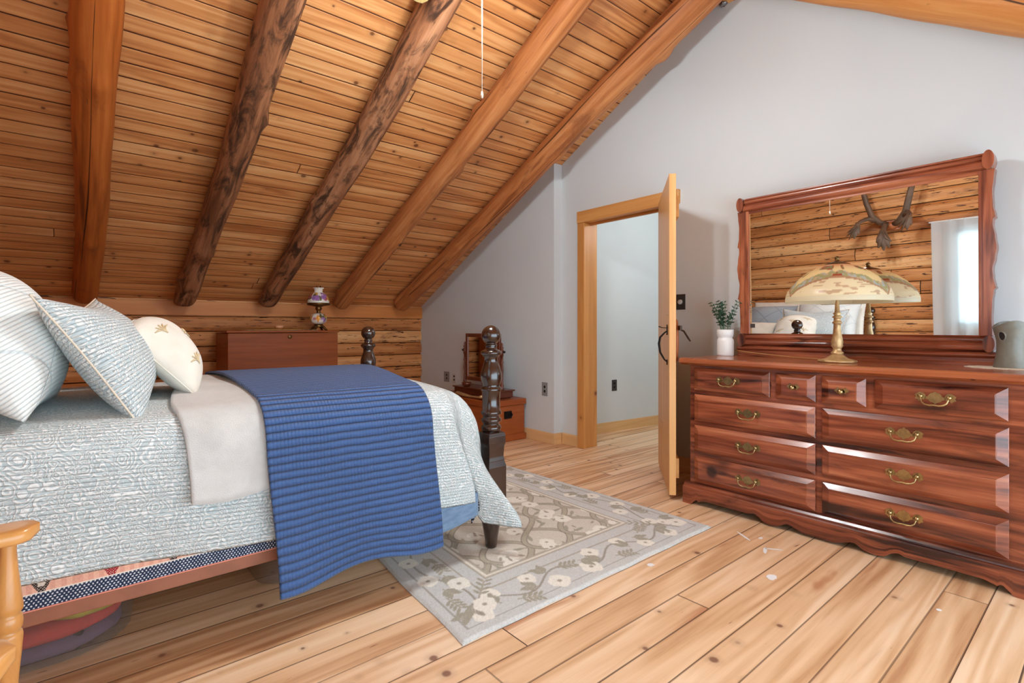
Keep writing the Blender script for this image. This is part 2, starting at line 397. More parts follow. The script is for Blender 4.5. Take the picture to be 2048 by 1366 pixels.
def fabric(name, c1, c2, mode):
    n = N(name); u, v = n.uv(); vec = n.vec(u, v, 0)
    if mode == 'paisley' or mode == 'sham':
        k = 1.9 if mode == 'paisley' else 1.9
        warp = n.noise(vec, 9*k, 2, .5)
        vw = n.vec(n.math('MULTIPLY_ADD', warp, .05, u), n.math('MULTIPLY_ADD', warp, -.04, v), 0)
        big = n.voro(vw, 11*k); sml = n.voro(vw, 34*k)
        r1 = n.math('SINE', n.math('MULTIPLY', big.outputs['Distance'], 34.0))
        r2 = n.math('SINE', n.math('MULTIPLY', sml.outputs['Distance'], 17.0))
        sel = n.ss(n.noise(vec, 5.5*k, 2, .5), .44, .56)
        p = n.math('ADD', n.math('MULTIPLY', r1, sel), n.math('MULTIPLY', r2, n.math('SUBTRACT', 1.0, sel)))
        p = n.ss(p, -.45, .55)
        st = n.math('ABSOLUTE', n.math('SINE', n.math('MULTIPLY', v, PI/.013)))
        wob = n.noise(vec, 120, 2, .5)
        st2 = n.math('POWER', st, .5)
        h = n.math('ADD', n.math('MULTIPLY', p, .45), n.math('ADD', st2, n.math('MULTIPLY', wob, .8)))
        col = n.mix(n.math('MULTIPLY', p, n.math('MULTIPLY_ADD', wob, .8, .35), clamp=True), c2, c1)
        col = n.mix(n.math('MULTIPLY', n.math('SUBTRACT', 1.0, n.ss(st, .05, .45)), .55), col, n.mix(.5, c2, (.25, .28, .30, 1)))
        n.bsdf(col, .85, spec=.15, normal=n.bump(h, .85, .006), sheen=.2)
    elif mode == 'blue':
        v = n.math('MULTIPLY_ADD', n.noise(vec, 7, 2, .5), .010, v)
        ch = n.math('ABSOLUTE', n.math('SINE', n.math('MULTIPLY', v, PI/.0272)))
        puff = n.math('POWER', ch, .7)
        fine = n.math('ABSOLUTE', n.math('SINE', n.math('MULTIPLY', u, PI/.0125)))
        fine = n.math('POWER', fine, .6)
        nz = n.noise(vec, 60, 3, .6); nb = n.noise(vec, 5, 2, .5)
        h = n.math('ADD', n.math('MULTIPLY', fine, n.math('MULTIPLY_ADD', nb, .5, -.05)), n.math('MULTIPLY', puff, 1.2))
        h = n.math('MULTIPLY_ADD', nz, .25, h)
        col = n.mix(n.ss(n.math('MULTIPLY', puff, n.math('MULTIPLY_ADD', fine, .12, .88)),   .05, .8), c2, c1)
        n.bsdf(col, .62, spec=.25, normal=n.bump(h, 1.0, .009), sheen=.15)
    elif mode == 'ridge':
        ch = n.math('POWER', n.math('ABSOLUTE', n.math('SINE', n.math('MULTIPLY', v, PI/.012))), .5)
        d1 = n.math('ABSOLUTE', n.math('SINE', n.math('MULTIPLY', n.math('ADD', u, v), PI/.30)))
        d2 = n.math('ABSOLUTE', n.math('SINE', n.math('MULTIPLY', n.math('SUBTRACT', u, v), PI/.30)))
        dm = n.ss(n.math('MINIMUM', d1, d2), 0, .12)
        nz = n.noise(vec, 90, 3, .6)
        col = n.mix(n.math('MULTIPLY', ch, n.math('MULTIPLY_ADD', nz, .6, .6), clamp=True), c2, c1)
        col = n.mix(n.math('SUBTRACT', 1.0, dm), col, c2)
        n.bsdf(col, .85, spec=.15, normal=n.bump(n.math('ADD', n.math('ADD', ch, n.math('MULTIPLY', nz, .6)), dm), .7, .005), sheen=.2)
    elif mode == 'fleece':
        nz = n.noise(vec, 230, 4, .7); nb = n.noise(vec, 7, 3, .6)
        col = n.mix(n.ss(nb, .35, .7), c1, c2)
        n.bsdf(col, .95, spec=.05, normal=n.bump(n.math('MULTIPLY_ADD', nb, 2.0, nz), .55, .012), sheen=.6)
    elif mode == 'plain':
        nz = n.noise(vec, 260, 3, .6); nb = n.noise(vec, 8, 2, .5)
        n.bsdf(n.mix(n.ss(nb, .3, .7), c1, c2), .85, spec=.15, normal=n.bump(n.math('MULTIPLY_ADD', nb, 2.5, nz), .3, .006), sheen=.25)
    return n.m
M['spread'] = fabric('bedspread_fabric', lin(244, 245, 243), lin(192, 204, 206), 'paisley')
M['sham'] = fabric('sham_fabric', lin(244, 243, 238), lin(188, 202, 206), 'sham')
M['ridge'] = fabric('ridged_pillow_fabric', lin(236, 238, 234), lin(212, 221, 222), 'ridge')
M['slate'] = fabric('slate_sham_fabric', lin(176, 188, 198), lin(146, 160, 174), 'ridge')
M['blue'] = fabric('blue_quilt_fabric', lin(62, 92, 142), lin(36, 55, 94), 'blue')
M['fleece'] = fabric('fleece_fabric', lin(216, 214, 210), lin(202, 200, 196), 'fleece')
M['linen'] = fabric('linen_fabric', lin(230, 223, 210), lin(218, 210, 196), 'plain')
M['whitelinen'] = fabric('white_linen', lin(236, 232, 222), lin(226, 220, 208), 'plain')
M['satin'] = fabric('slate_sheet_fabric', lin(120, 144, 170), lin(104, 128, 156), 'plain')
M['floss'] = plain('embroidery', lin(208, 186, 148), .8)
M['piping'] = plain('piping_tan', lin(220, 206, 186), .8)
M['vc_rug'] = vcol('rug_wool', .95, (260, .6), spec=.05, sheen=.2)
M['vc_cloth'] = vcol('patchwork_cotton', .9, (300, .3), spec=.1)
M['vc_shade'] = vcol('painted_glass', .3, trans=.5, spec=.4)
M['vc_china'] = vcol('painted_china', .22, spec=.5)
def mirror_mat():
    n = N('mirror_silver'); b = n.node('BsdfGlossy'); b.inputs[0].default_value = (.90, .91, .91, 1); b.inputs[1].default_value = 0.0
    n.t.links.new(b.outputs[0], n.out.inputs[0]); return n.m
M['mirror'] = mirror_mat()
def pane_mat():
    n = N('window_pane'); a = n.node('BsdfTransparent'); a.inputs[0].default_value = (.95, .98, .97, 1)
    g = n.node('BsdfGlossy'); g.inputs[1].default_value = .02; f = n.node('Fresnel'); f.inputs[0].default_value = 1.45
    x = n.node('MixShader'); n.t.links.new(f.outputs[0], x.inputs[0]); n.t.links.new(a.outputs[0], x.inputs[1]); n.t.links.new(g.outputs[0], x.inputs[2])
    n.t.links.new(x.outputs[0], n.out.inputs[0]); return n.m
M['pane'] = pane_mat()
def curtain_mat():
    n = N('sheer_curtain'); a = n.node('BsdfTransparent'); a.inputs[0].default_value = (.93, .97, .98, 1)
    d = n.node('BsdfDiffuse'); d.inputs[0].default_value = lin(230, 240, 244); t = n.node('BsdfTranslucent'); t.inputs[0].default_value = lin(234, 244, 248)
    x = n.node('MixShader'); x.inputs[0].default_value = .6
    n.t.links.new(d.outputs[0], x.inputs[1]); n.t.links.new(t.outputs[0], x.inputs[2])
    y = n.node('MixShader'); y.inputs[0].default_value = 1.0
    n.t.links.new(a.outputs[0], y.inputs[1]); n.t.links.new(x.outputs[0], y.inputs[2]); n.t.links.new(y.outputs[0], n.out.inputs[0]); return n.m
M['curtain'] = curtain_mat()
def bin_mat():
    n = N('clear_plastic'); a = n.node('BsdfTransparent'); a.inputs[0].default_value = (.93, .92, .90, 1)
    b = n.bsdf(lin(176, 160, 150), .25)
    x = n.node('MixShader'); x.inputs[0].default_value = .24
    n.t.links.new(a.outputs[0], x.inputs[1]); n.t.links.new(b.outputs[0], x.inputs[2]); n.t.links.new(x.outputs[0], n.out.inputs[0]); return n.m
M['bin'] = bin_mat()
def glass_shade():
    n = N('frosted_glass'); a = n.node('BsdfTranslucent'); a.inputs[0].default_value = (.9, .88, .82, 1)
    b = n.bsdf(lin(244, 240, 230), .3)
    x = n.node('MixShader'); x.inputs[0].default_value = .5
    n.t.links.new(a.outputs[0], x.inputs[1]); n.t.links.new(b.outputs[0], x.inputs[2]); n.t.links.new(x.outputs[0], n.out.inputs[0]); return n.m
M['frost'] = glass_shade()

# ------------------------------------------------------------------ room numbers
XW = 3.45           # gable wall
XJ = 3.349          # outlet wall (stands 10 cm proud)
YK = 5.80           # log knee wall
XL = -.75           # log wall behind the headboard
T1 = math.tan(math.radians(27.5)); ZK = 1.33
T2 = .665
def zc(y):
    return min(ZK+(YK-y)*T1, 3.31+T2*(y-1.257))
YR = (ZK+YK*T1-3.31+T2*1.257)/(T1+T2); ZR = ZK+(YK-YR)*T1
YS = -1.3           # the room goes on behind the camera

# floor
b = MB(); b.add([(XL-.3, YS, 0), (5.6, YS, 0), (5.6, YK+.2, 0), (XL-.3, YK+.2, 0)], [(0, 1, 2, 3)], uvs=[(XL-.3, YS), (5.6, YS), (5.6, YK+.2), (XL-.3, YK+.2)])
b.add([(XL-.3, YS, -.1), (5.6, YS, -.1), (5.6, YK+.2, -.1), (XL-.3, YK+.2, -.1)], [(3, 2, 1, 0)])
struct(b.build('floor', M['floor']))
FL = bpy.data.objects['floor']
M['spot'] = plain('white_paint', lin(236, 236, 236), .6)
for (sx, sy, ra, rb, an_) in [(q0, q1, q2*1.35, q3*1.5, q4) for q0, q1, q2, q3, q4 in ((2.62, 1.27, .045, .005, 1.0), (2.53, 1.12, .028, .006, .4), (2.575, 1.10, .03, .005, 2.2), (2.28, .98, .022, .013, .2), (2.66, 1.20, .012, .006, 0), (1.98, 1.385, .013, .010, 0), (2.50, .46, .008, .006, 0))]:
    b = MB(); R_ = random.Random(int(sx*1000)); b.add([(sx+ra*math.cos(t)*math.cos(an_)-rb*math.sin(t)*math.sin(an_)*R_.uniform(.7, 1.2), sy+ra*math.cos(t)*math.sin(an_)+rb*math.sin(t)*math.cos(an_)*R_.uniform(.7, 1.2), .0012) for t in [2*PI*k/16 for k in range(16)]], [tuple(range(16))]); b.build('paint_spot', M['spot'], FL)
# ceiling: two slopes
L1 = math.hypot(YK+.2-YR, (YK+.2-YR)*T1); L2 = math.hypot(YR-YS, (YR-YS)*T2)
b = MB()
za = ZK-.2*T1
b.add([(XL-.3, YK+.2, za), (XW+.1, YK+.2, za), (XW+.1, YR, ZR), (XL-.3, YR, ZR)], [(0, 1, 2, 3)], uvs=[(XL, 0), (XW, 0), (XW, L1), (XL, L1)])
b.add([(XL-.3, YR, ZR), (XW+.1, YR, ZR), (XW+.1, YS, ZR-(YR-YS)*T2), (XL-.3, YS, ZR-(YR-YS)*T2)], [(0, 1, 2, 3)], uvs=[(XL, L1), (XW, L1), (XW, L1+L2), (XL, L1+L2)])
struct(b.build('ceiling', M['ceil'], solid=.05, off=-1))

# knee wall of logs (bulged courses) and the plate on top
def log_course_wall(name, a0, a1, fixed, z0, n, h, face, mat, cut=None, seed=0, zmax=None, na=60):
    """stack of half-round logs; face: +1/-1 outward direction along the fixed axis; axis 'x' or 'y' run"""
    bb = MB(); R = random.Random(seed)
    run = face[0]; sg = face[1]
    for k in range(n):
        zz = z0+k*h
        ph = R.uniform(0, 6); bul = R.uniform(.018, .03)
        segs = [(a0, a1)]
        if cut:
            c0, c1, cz0, cz1 = cut
            if zz+h*.5 > cz0 and zz+h*.5 < cz1: segs = [(a0, c0), (c1, a1)]
        for s0, s1 in segs:
            nn = max(6, int(na*(s1-s0)/(a1-a0)))
            def fn(u, v):
                a = s0+(s1-s0)*u
                z = zz+h*v
                if zmax: z = min(z, zmax(a)) if run == 'y' else z
                d = bul*(max(0, 1-abs(2*v-1)**2.6))*(1+.18*math.sin(a*2.1+ph)+.1*math.sin(a*5.3+ph*2))
                return (a, fixed+sg*d, z) if run == 'x' else (fixed+sg*d, a, z)
            bb.grid(fn, nn, 10, uvfn=lambda u, v: (s0+(s1-s0)*u, k*h+h*v*.9999), flip=(sg > 0) if run == 'x' else (sg < 0))
    return bb
b = log_course_wall('wall_back', XL-.1, XJ+.05, YK, 1.185-8*.147, 8, .147, ('x', -1), None, seed=3)
b.box(XL-.1, XJ+.05, YK, YK+.2, 0, 1.4)
b.box(XL-.1, XJ+.05, YK-.02, YK, 1.19, 1.40)
struct(b.build('wall_back', M['logwall'], solid=0))
b = MB(); b.box(XL-.1, XJ, YK-.045, YK-.018, 1.19, 1.327)
struct(b.build('trim_1', M['plate'], bevel=.004))

# gable wall, outlet wall and the doorway
DY0, DY1, DZ = 2.33, 3.087, 2.02      # opening
b = MB()
def wallpoly(x0, x1, pts):
    b.prism([(p[0], p[1]) for p in pts], x0, x1, 'x', grain='z')
wallpoly(XW, XW+.14, [(YS, 0), (DY0-.06, 0), (DY0-.06, zc(DY0-.06)+.02), (YR, ZR+.02), (YS, zc(YS)+.02)])
wallpoly(XW, XW+.14, [(DY0-.06, DZ+.04), (DY1+.04, DZ+.04), (DY1+.04, zc(DY1+.04)+.02), (DY0-.06, zc(DY0-.06)+.02)])
wallpoly(XW, XW+.14, [(DY1+.04, 0), (3.40, 0), (3.40, zc(3.40)+.02), (DY1+.04, zc(DY1+.04)+.02)])
struct(b.build('wall_right', M['white_wall']))
b = MB()
wallpoly(XJ, XW+.14, [(3.388, 0), (YK+.1, 0), (YK+.1, zc(YK+.1)+.02), (3.388, zc(3.388)+.02)])
struct(b.build('wall_closet', M['white_wall'], bevel=.012))
# hall behind the door
b = MB()
b.prism([(3.59, 3.50), (5.5, 3.31), (5.5, 3.45), (3.59, 3.64)], 0, 2.7, 'z', grain='z')
b.box(5.4, 5.5, 1.5, 3.4, 0, 2.7); b.box(3.59, 5.5, 1.4, 1.5, 0, 2.7)
struct(b.build('wall_hall', M['white_wall']))
b = MB(); b.box(3.46, 5.5, 1.4, 3.64, 2.7, 2.76); struct(b.build('ceiling_hall', M['white_wall']))
b = MB(); b.prism([(3.59, 3.486), (5.4, 3.306), (5.4, 3.32), (3.59, 3.50)], 0, .10, 'z', grain='x'); struct(b.build('baseboard_hall', M['base'], bevel=.003))
b = MB()
b.box(XJ-.016, XJ, 3.386, YK-.03, 0, .10, 'y'); b.box(XJ-.016, XW-.016, 3.372, 3.388, 0, .10, 'x'); b.box(XW-.016, XW, 3.17, 3.372, 0, .10, 'y')
b.box(XW-.016, XW, YS, 2.2, 0, .11, 'y')
struct(b.build('baseboard_right', M['base'], bevel=.003))
# door frame: heavy pine jambs and header
b = MB(); b.box(XW-.028, XW+.15, 3.087, 3.167, 0, 2.004, 'z'); struct(b.build('trim_2', M['trim'], bevel=.006))
b = MB(); b.box(XW-.028, XW+.15, 2.235, 2.318, 0, 2.004, 'z'); struct(b.build('trim_3', M['trim'], bevel=.006))
b = MB(); b.box(XW-.03, XW+.15, 2.15, 3.172, 2.004, 2.108, 'y'); struct(b.build('trim_4', M['trim'], bevel=.005))
b = MB(); b.box(XW+.05, XW+.075, 2.319, 3.086, 1.985, 2.003, 'y')
struct(b.build('trim_5', M['trim'], bevel=.002))

# door leaf: hinge (3.43,2.33) -> free end (2.81,1.83)
hx, hy, fx, fy = 3.425, 2.325, 2.81, 1.83
dl = math.hypot(fx-hx, fy-hy); da = math.atan2(fy-hy, fx-hx)
dr = thing('door_1', 'pine plank door standing open towards the dresser', 'door', (hx, hy, 0), da); dr['kind'] = 'structure'
# local: x along the leaf, y positive = room side (clockwise of travel is dresser side)
b = MB(); b.box(0, dl, 0, .042, .033, 2.028, 'z'); b.build('leaf', M['door'], dr, bevel=.002)
for z0, z1 in ((.13, .255), (1.765, 1.90)):
    b = MB(); b.box(.06, dl-.035, .042, .064, z0, z1, 'x'); b.build('batten', M['trim'], dr, bevel=.003)
# pull handle on the visible side (-y)
b = MB()
px = dl-.095
pts = [(px, -.004, 1.05), (px-.002, -.018, 1.04), (px-.006, -.045, 1.01), (px-.008, -.052, .97), (px-.006, -.045, .915), (px-.002, -.02, .87), (px, -.004, .855)]
b.tube(pts, [.004, .005, .0065, .0075, .0065, .005, .004], 8)
b.prism([(px-.016, 1.04), (px, 1.025), (px+.016, 1.04), (px+.012, 1.062), (px+.02, 1.075), (px, 1.092), (px-.02, 1.075), (px-.012, 1.062)], -.006, 0, 'y')
b.prism([(px-.012, .85), (px, .835), (px+.012, .85), (px+.01, .868), (px-.01, .868)], -.006, 0, 'y')
b.build('pull_handle', M['black'], dr)
b = MB(); b.tube([(px, .0, 1.07), (px, -.03, 1.072), (px, -.055, 1.08)], [.005, .006, .009], 8, flat=.4); b.build('thumb_latch', M['black'], dr)
b = MB(); b.box(px-.02, px+.10, .064, .078, 1.055, 1.085, 'x'); b.tube([(px, .078, 1.06), (px, .10, 1.05), (px-.0, .13, 1.0), (px, .14, .985)], [.006, .006, .006, .004], 8); b.build('latch_bar', M['knobmetal'], dr, bevel=.002)
b = MB(); b.lathe([(0, .042), (.05, .042), (.055, .05), (.05, .062), (.02, .068), (0, .068)], (px, 0, .98), 24, 'y'); 
vv = [(v[0], v[1], .99+(v[2]-.98)*2.6) for v in b.v]; b.v = vv
b.build('handle_plate', M['leather'], dr)
for z in (.25, 1.05, 1.80):
    b = MB(); b.tube([(0, .046, z-.05), (0, .046, z+.05)], .008, 10); b.build('hinge', M['black'], dr)

# log wall behind the headboard, with a window opening
WY0, WY1, WZ0, WZ1 = .30, 1.22, .95, 2.0
b = log_course_wall('wall_left', YS, YK, XL, 0, 24, .147, ('y', 1), None, cut=(WY0, WY1, WZ0-.05, WZ1+.05), seed=5, zmax=lambda y: zc(y)+.03, na=70)
b.prism([(YS, 0), (WY0, 0), (WY0, zc(WY0)), (YS, zc(YS))], XL-.2, XL, 'x')
b.prism([(WY1, 0), (YK, 0), (YK, zc(YK)), (YR, ZR), (WY1, zc(WY1))], XL-.2, XL, 'x')
b.box(XL-.2, XL, WY0, WY1, 0, WZ0-.02); b.prism([(WY0, WZ1+.02), (WY1, WZ1+.02), (WY1, zc(WY1)), (WY0, zc(WY0))], XL-.2, XL, 'x')
struct(b.build('wall_left', M['logwall']))
w = thing('window_1', 'window with grid panes behind the sheer curtain', 'window', (XL-.1, (WY0+WY1)/2, WZ0)); w['kind'] = 'structure'
b = MB(w.location)
for y0, y1, z0, z1 in ((WY0-.02, WY0+.05, WZ0-.03, WZ1+.03), (WY1-.05, WY1+.02, WZ0-.03, WZ1+.03), (WY0, WY1, WZ0-.03, WZ0+.05), (WY0, WY1, WZ1-.05, WZ1+.03), (WY0, WY1, 1.45, 1.50), ((WY0+WY1)/2-.01, (WY0+WY1)/2+.01, WZ0, WZ1)):
    b.box(XL-.16, XL+.06 if (y1-y0 < .08 and z1-z0 > .5 and abs(y0-.75) > .1) or z1-z0 < .09 and z0 != 1.45 else XL-.1, y0, y1, z0, z1, 'y')
b.build('window_frame', M['white_ceramic'], w)
b = MB(w.location); b.box(XL-.135, XL-.131, WY0+.04, WY1-.04, WZ0+.04, WZ1-.04); b.build('pane', M['pane'], w)

# ------------------------------------------------------------------ rafters
def raf_pt(px, py, z0, t):
    f = 1034.; th = math.atan(1231/f); c, s = math.cos(th), math.sin(th)
    a = (px-1024)/f; bb = -(py-656)/f
    d = (c+a*s, s-a*c, bb)
    u = (z0+5.8*t-1.07)/(d[2]+d[1]*t)
    return d[0]*u, d[1]*u
RW = random.Random(21)
def log_rafter(x0, y0, x1, y1, r0, r1, mat, label, slope=1, knots=8, seed=1, zoff=.012):
    """x/y along the left slope from the low end (y0) to the high end (y1)"""
    R = random.Random(seed)
    n = 44; seg = 26
    cs = math.cos(math.atan(T1 if slope == 1 else T2))
    sl = (lambda y: ZK+(YK-y)*T1) if slope == 1 else (lambda y: 3.31+T2*(y-1.257))
    kn = [(R.random(), R.uniform(0, 2*PI), R.uniform(.018, .032), R.uniform(.10, .2)) for _ in range(knots)]
    ph = [R.uniform(0, 6) for _ in range(6)]
    bb = MB()
    A = Vector((x0, y0, sl(y0)-(r0+zoff)/cs)); B = Vector((x1, y1, sl(y1)-(r1+zoff)/cs))
    bb.o = A
    t = (B-A).normalized(); e1 = t.cross(Vector((0, 0, 1))).normalized(); e2 = t.cross(e1)
    LL = (B-A).length
    nl = 90
    def fn(u, v):
        s = v; r = r0+(r1-r0)*s
        a = 2*PI*u
        # rounded low end
        en = 1.0
        d0 = s*LL
        if d0 < r: en = math.sqrt(max(0, 1-((r-d0)/r)**2))*.55+.45 if d0 > 0 else .45
        w = 1+.045*math.sin(2*a+ph[0]+s*5)+.03*math.sin(3*a+ph[1]-s*9)+.03*math.sin(s*17+ph[2]+a)+.018*math.sin(s*41+ph[4]+2*a)
        for ks, ka, kh, kw in kn:
            da_ = (a-ka+PI) % (2*PI)-PI
            q = ((s-ks)*LL/.055)**2+(da_*r/.045)**2
            w += kh/r*math.exp(-q)
        off = .014*math.sin(s*7+ph[3])
        c = A+t*d0+e1*off
        p = c+(e1*math.cos(a)+e2*math.sin(a))*(r*w*en)
        return tuple(p)
    bb.grid(fn, seg*2, nl, uvfn=lambda u, v: (v*LL, u*2*PI*.1), flip=False)
    # end caps
    m = len(bb.v); w_ = seg*2+1
    bb.add([bb.v[k] for k in range(seg*2)], [tuple(range(seg*2-1, -1, -1))])
    o = bb.build('log_rafter', mat)
    o.location = A
    return tag(o, label, 'rafter', 'log rafters on the left slope' if slope == 1 else None)
specs = [((170, 590), (200, 0), .088, .105, 'log_orange', 'smooth orange log rafter above the pillows, leftmost of the rafters'),
         ((372, 600), (566, 0), .090, .100, 'log_bark', 'dark bark-stained log rafter with a long crack, second from the left'),
         ((541, 597), (880, 0), .088, .102, 'log_bark', 'dark bark-stained log rafter ending left of the floral lamp, middle of the five'),
         ((688, 600), (1148, 0), .088, .100, 'log_tan', 'knotty brown log rafter ending just right of the floral lamp'),
         ((812, 600), (1390, 0), .088, .112, 'log_tan', 'tan log rafter running along the white gable wall')]
for i, (p0, p1, r0, r1, m, lab) in enumerate(specs):
    z0 = ZK-(r0+.012)/math.cos(math.atan(T1))
    a = raf_pt(*p0, z0, T1); c = raf_pt(*p1, z0, T1)
    y1 = YR+.12; k = (y1-a[1])/(c[1]-a[1]); x1 = a[0]+(c[0]-a[0])*k
    y0 = YK-.20; k0 = (y0-a[1])/(c[1]-a[1]); x0 = a[0]+(c[0]-a[0])*k0
    log_rafter(x0, y0, x1, y1, r0, r1, M[m], lab, 1, 10 if i in (1, 3) else 7, seed=30+i)
o = log_rafter(3.28, -1.1, 3.28, YR-.14, .115, .115, M['log_gold'], 'golden knotty log rafter over the mirror on the opposite roof slope', 2, 6, seed=50)
b = MB(); b.box(XL, XW-.002, 1.60, 1.79, 3.312, 3.47, 'x'); tag(b.build('ridge_beam', M['log_gold'], bevel=.01), 'squared ridge beam at the peak of the gable wall', 'beam')
b = MB(); b.tube([(3.38, 1.798, 3.42), (3.385, 1.80, 3.36), (3.39, 1.802, 3.31), (3.40, 1.79, 3.285)], .016, 10, flat=.25)
b.tube([(3.40, 1.79, 3.285), (3.40, 1.76, 3.30)], .016, 10, flat=.25)
tag(b.build('metal_strap', M['steel']), 'small steel strap hooked on the ridge beam at the gable', 'bracket')

# ------------------------------------------------------------------ bed
PX, PYN, PYF = 1.535, 1.985, 3.37
HX = -.62
bed = thing('bed', 'dark four-poster bed with cannonball posts made up with quilts', 'bed', (.45, 2.67, 0))
BO = bed.location
def turned_post(h, x, y, sc=1.0, name='foot_post'):
    b = MB(BO); zb0 = .0112 if name == 'foot_post' else 0
    s = sc
    foot = [(0, zb0), (.026, zb0), (.030, .025), (.031, .05), (.040, .10), (.048, .145), (.050, .17), (.046, .19), (.036, .205), (.03, .21)]
    b.lathe(foot, (x, y, .0), 26)
    z1 = .205
    blk = [(.03, z1), (.052, z1+.01), (.052, z1+.20), (.046, z1+.225), (.043, z1+.25), (.045, z1+.29), (.050, z1+.315), (.050, z1+.345), (.046, z1+.36), (.034, z1+.368)]
    b.sqlathe(blk, (x, y))
    up = [(.034, .57), (.046, .578), (.050, .588), (.046, .60), (.038, .604), (.040, .612), (.049, .62), (.049, .632), (.040, .64), (.041, .648), (.050, .656), (.050, .668), (.043, .675),
          (.043, .72), (.045, .762), (.050, .768), (.050, .78), (.040, .788), (.046, .80), (.052, .825), (.051, .85), (.043, .88), (.034, .905), (.033, .925), (.042, .938), (.050, .944), (.050, .956), (.040, .962), (.028, .968), (.026, .98), (.030, .986), (.026, .992)]
    if h > 1.1:
        e = h-1.085
        up = [(r, z if z < .675 else z+e*min(1, (z-.675)/.05)) for r, z in up]
    else: e = 0
    zb = .988+e; R_ = .0475
    ball = [(R_*math.sin(a), zb+R_-R_*math.cos(a)) for a in [PI*k/14 for k in range(2, 15)]]
    b.lathe(up+ball, (x, y, 0), 28)
    return b.build(name, M['walnut'], bed)
turned_post(1.085, PX, PYN); turned_post(1.085, PX, PYF)
turned_post(1.19, HX, PYN, name='head_post'); turned_post(1.19, HX, PYF, name='head_post')
b = MB(BO); b.box(-.6, 1.5, 1.945, 1.972, .246, .29, 'x'); tag(b.build('side_rail', M['rail'], bed, bevel=.003), 'tan painted side rail')
b = MB(BO); b.box(-.6, 1.5, 3.36, 3.387, .246, .29, 'x'); b.build('side_rail', M['rail'], bed, bevel=.003)
pts = [(PYN+.04, .30), (PYF-.04, .30), (PYF-.04, .52)]+[(PYF-.04-(PYF-PYN-.08)*k/12, .52+.07*math.sin(PI*k/12)) for k in range(1, 12)]+[(PYN+.04, .52)]
b = MB(BO); b.prism(pts, PX-.015, PX+.015, 'x', grain='y'); b.build('footboard', M['walnut'], bed, bevel=.004)
pts = [(PYN+.04, .30), (PYF-.04, .30), (PYF-.04, .80)]+[(PYF-.04-(PYF-PYN-.08)*k/14, .80+.16*math.sin(PI*k/14)) for k in range(1, 14)]+[(PYN+.04, .80)]
b = MB(BO); b.prism(pts, HX-.015, HX+.015, 'x', grain='y'); b.build('headboard', M['walnut'], bed, bevel=.004)
b = MB(BO); b.box(-.58, 1.40, 2.0, 3.34, .27, .48); b.build('box_spring', M['whitelinen'], bed, bevel=.03)
b = MB(BO); b.box(-.58, 1.40, 2.0, 3.34, .485, .745); b.build('mattress', M['whitelinen'], bed, bevel=.06)

YN, YF, ZT = 1.952, 3.37, .765
def profile(w, o, R, hn, hf, zt, crown=.025, flare=.02):
    """w in metres of arc from the near hem; returns (y,z,tau side, total)"""
    pass
def drape(xfun, o, hn, hf, zdrop=None, R=.11, nu=60, nw=90, crown=.028, wave=None, flare=.015, disp=None):
    """sheet lying across the bed; xfun(u,s) x at s in [0,1] (0 near hem,1 far hem); hn(u), hf(u) hem heights"""
    bb = MB()
    rr = R+o
    zt = ZT+o
    def pos(u, s):
        h0, h1 = hn(u), hf(u)
        dz = zdrop(u) if zdrop else 0
        l1 = (zt-rr)-h0; la = rr*PI/2; lt = (YF-YN)-2*R; l2 = (zt-rr)-h1
        tot = l1+la+lt+la+max(l2, 0)
        d = s*tot
        y = z = 0; tau = 0
        if d < l1:
            tau = 1-d/l1; y = YN-o-flare*tau; z = h0+d-dz*(d/l1)
        elif d < l1+la:
            a = (d-l1)/rr; y = YN+R-rr*math.cos(a); z = zt-rr+rr*math.sin(a)-dz
        elif d < l1+la+lt:
            k = (d-l1-la)/lt; y = YN+R+lt*k; z = zt+crown*math.sin(PI*k)**.8-dz
        elif d < l1+2*la+lt:
            a = (d-l1-la-lt)/rr; y = YF-R+rr*math.sin(a); z = zt-rr+rr*math.cos(a)-dz
        else:
            dd = d-l1-2*la-lt; tau = 0; y = YF+o; z = zt-rr-dd-dz
        x = xfun(u, s)
        if wave: 
            wy, wz = wave(u, s, x, tau); y += wy; z += wz
        return (x, y, z), d, tot
    bb.grid(lambda u, s: pos(u, s)[0], nu, nw, uvfn=lambda u, s: (xfun(u, s), pos(u, s)[1]))
    return bb
# bedspread
def sp_x(u, s):
    x0 = -.60
    tau = max(0, 1-s/.20)
    xe = 1.435+.135*sm(0, 1, tau)
    return x0+(xe-x0)*u
def sp_hn(u):
    x = -.6+2.05*u
    h = .374-.0737*(x+.16)
    h = max(h, .252)
    return h-.105*sm(.922, .948, u)
def sp_drop(u):
    x = u*2.03; e = 2.03-.15
    if x <= e: return 0.0
    q = min(1, (x-e)/.15); return .15-math.sqrt(max(0, .0225-(q*.15)**2))*.999
def sp_wave(u, s, x, tau):
    wy = .012*math.sin(x*5.1+1)*tau*tau+.006*math.sin(x*13)*tau
    t2 = sm(0.05, 1, tau)
    wy += t2*(.03*math.exp(-((u-.935)/.009)**2)-.135*sm(.94, 1.0, u)*t2)
    wz = .006*math.sin(x*6+.5)*(1-tau)*.6
    return wy, wz
b = drape(sp_x, .012, sp_hn, lambda u: .35, sp_drop, nu=150, nw=110, wave=sp_wave)
# foot panel between the posts
def ft(u, v):
    y = 2.06+(3.30-2.06)*u; z = .655-.33*v
    return (1.437+.012*v+.01*math.sin(y*9)*v, y, z)
b.grid(ft, 30, 12, uvfn=lambda u, v: (2+v*.3, u*1.3))
tag(b.build('bedspread', M['spread'], solid=.010, off=0), 'pale grey-blue paisley quilted bedspread covering the whole bed', 'bedspread')
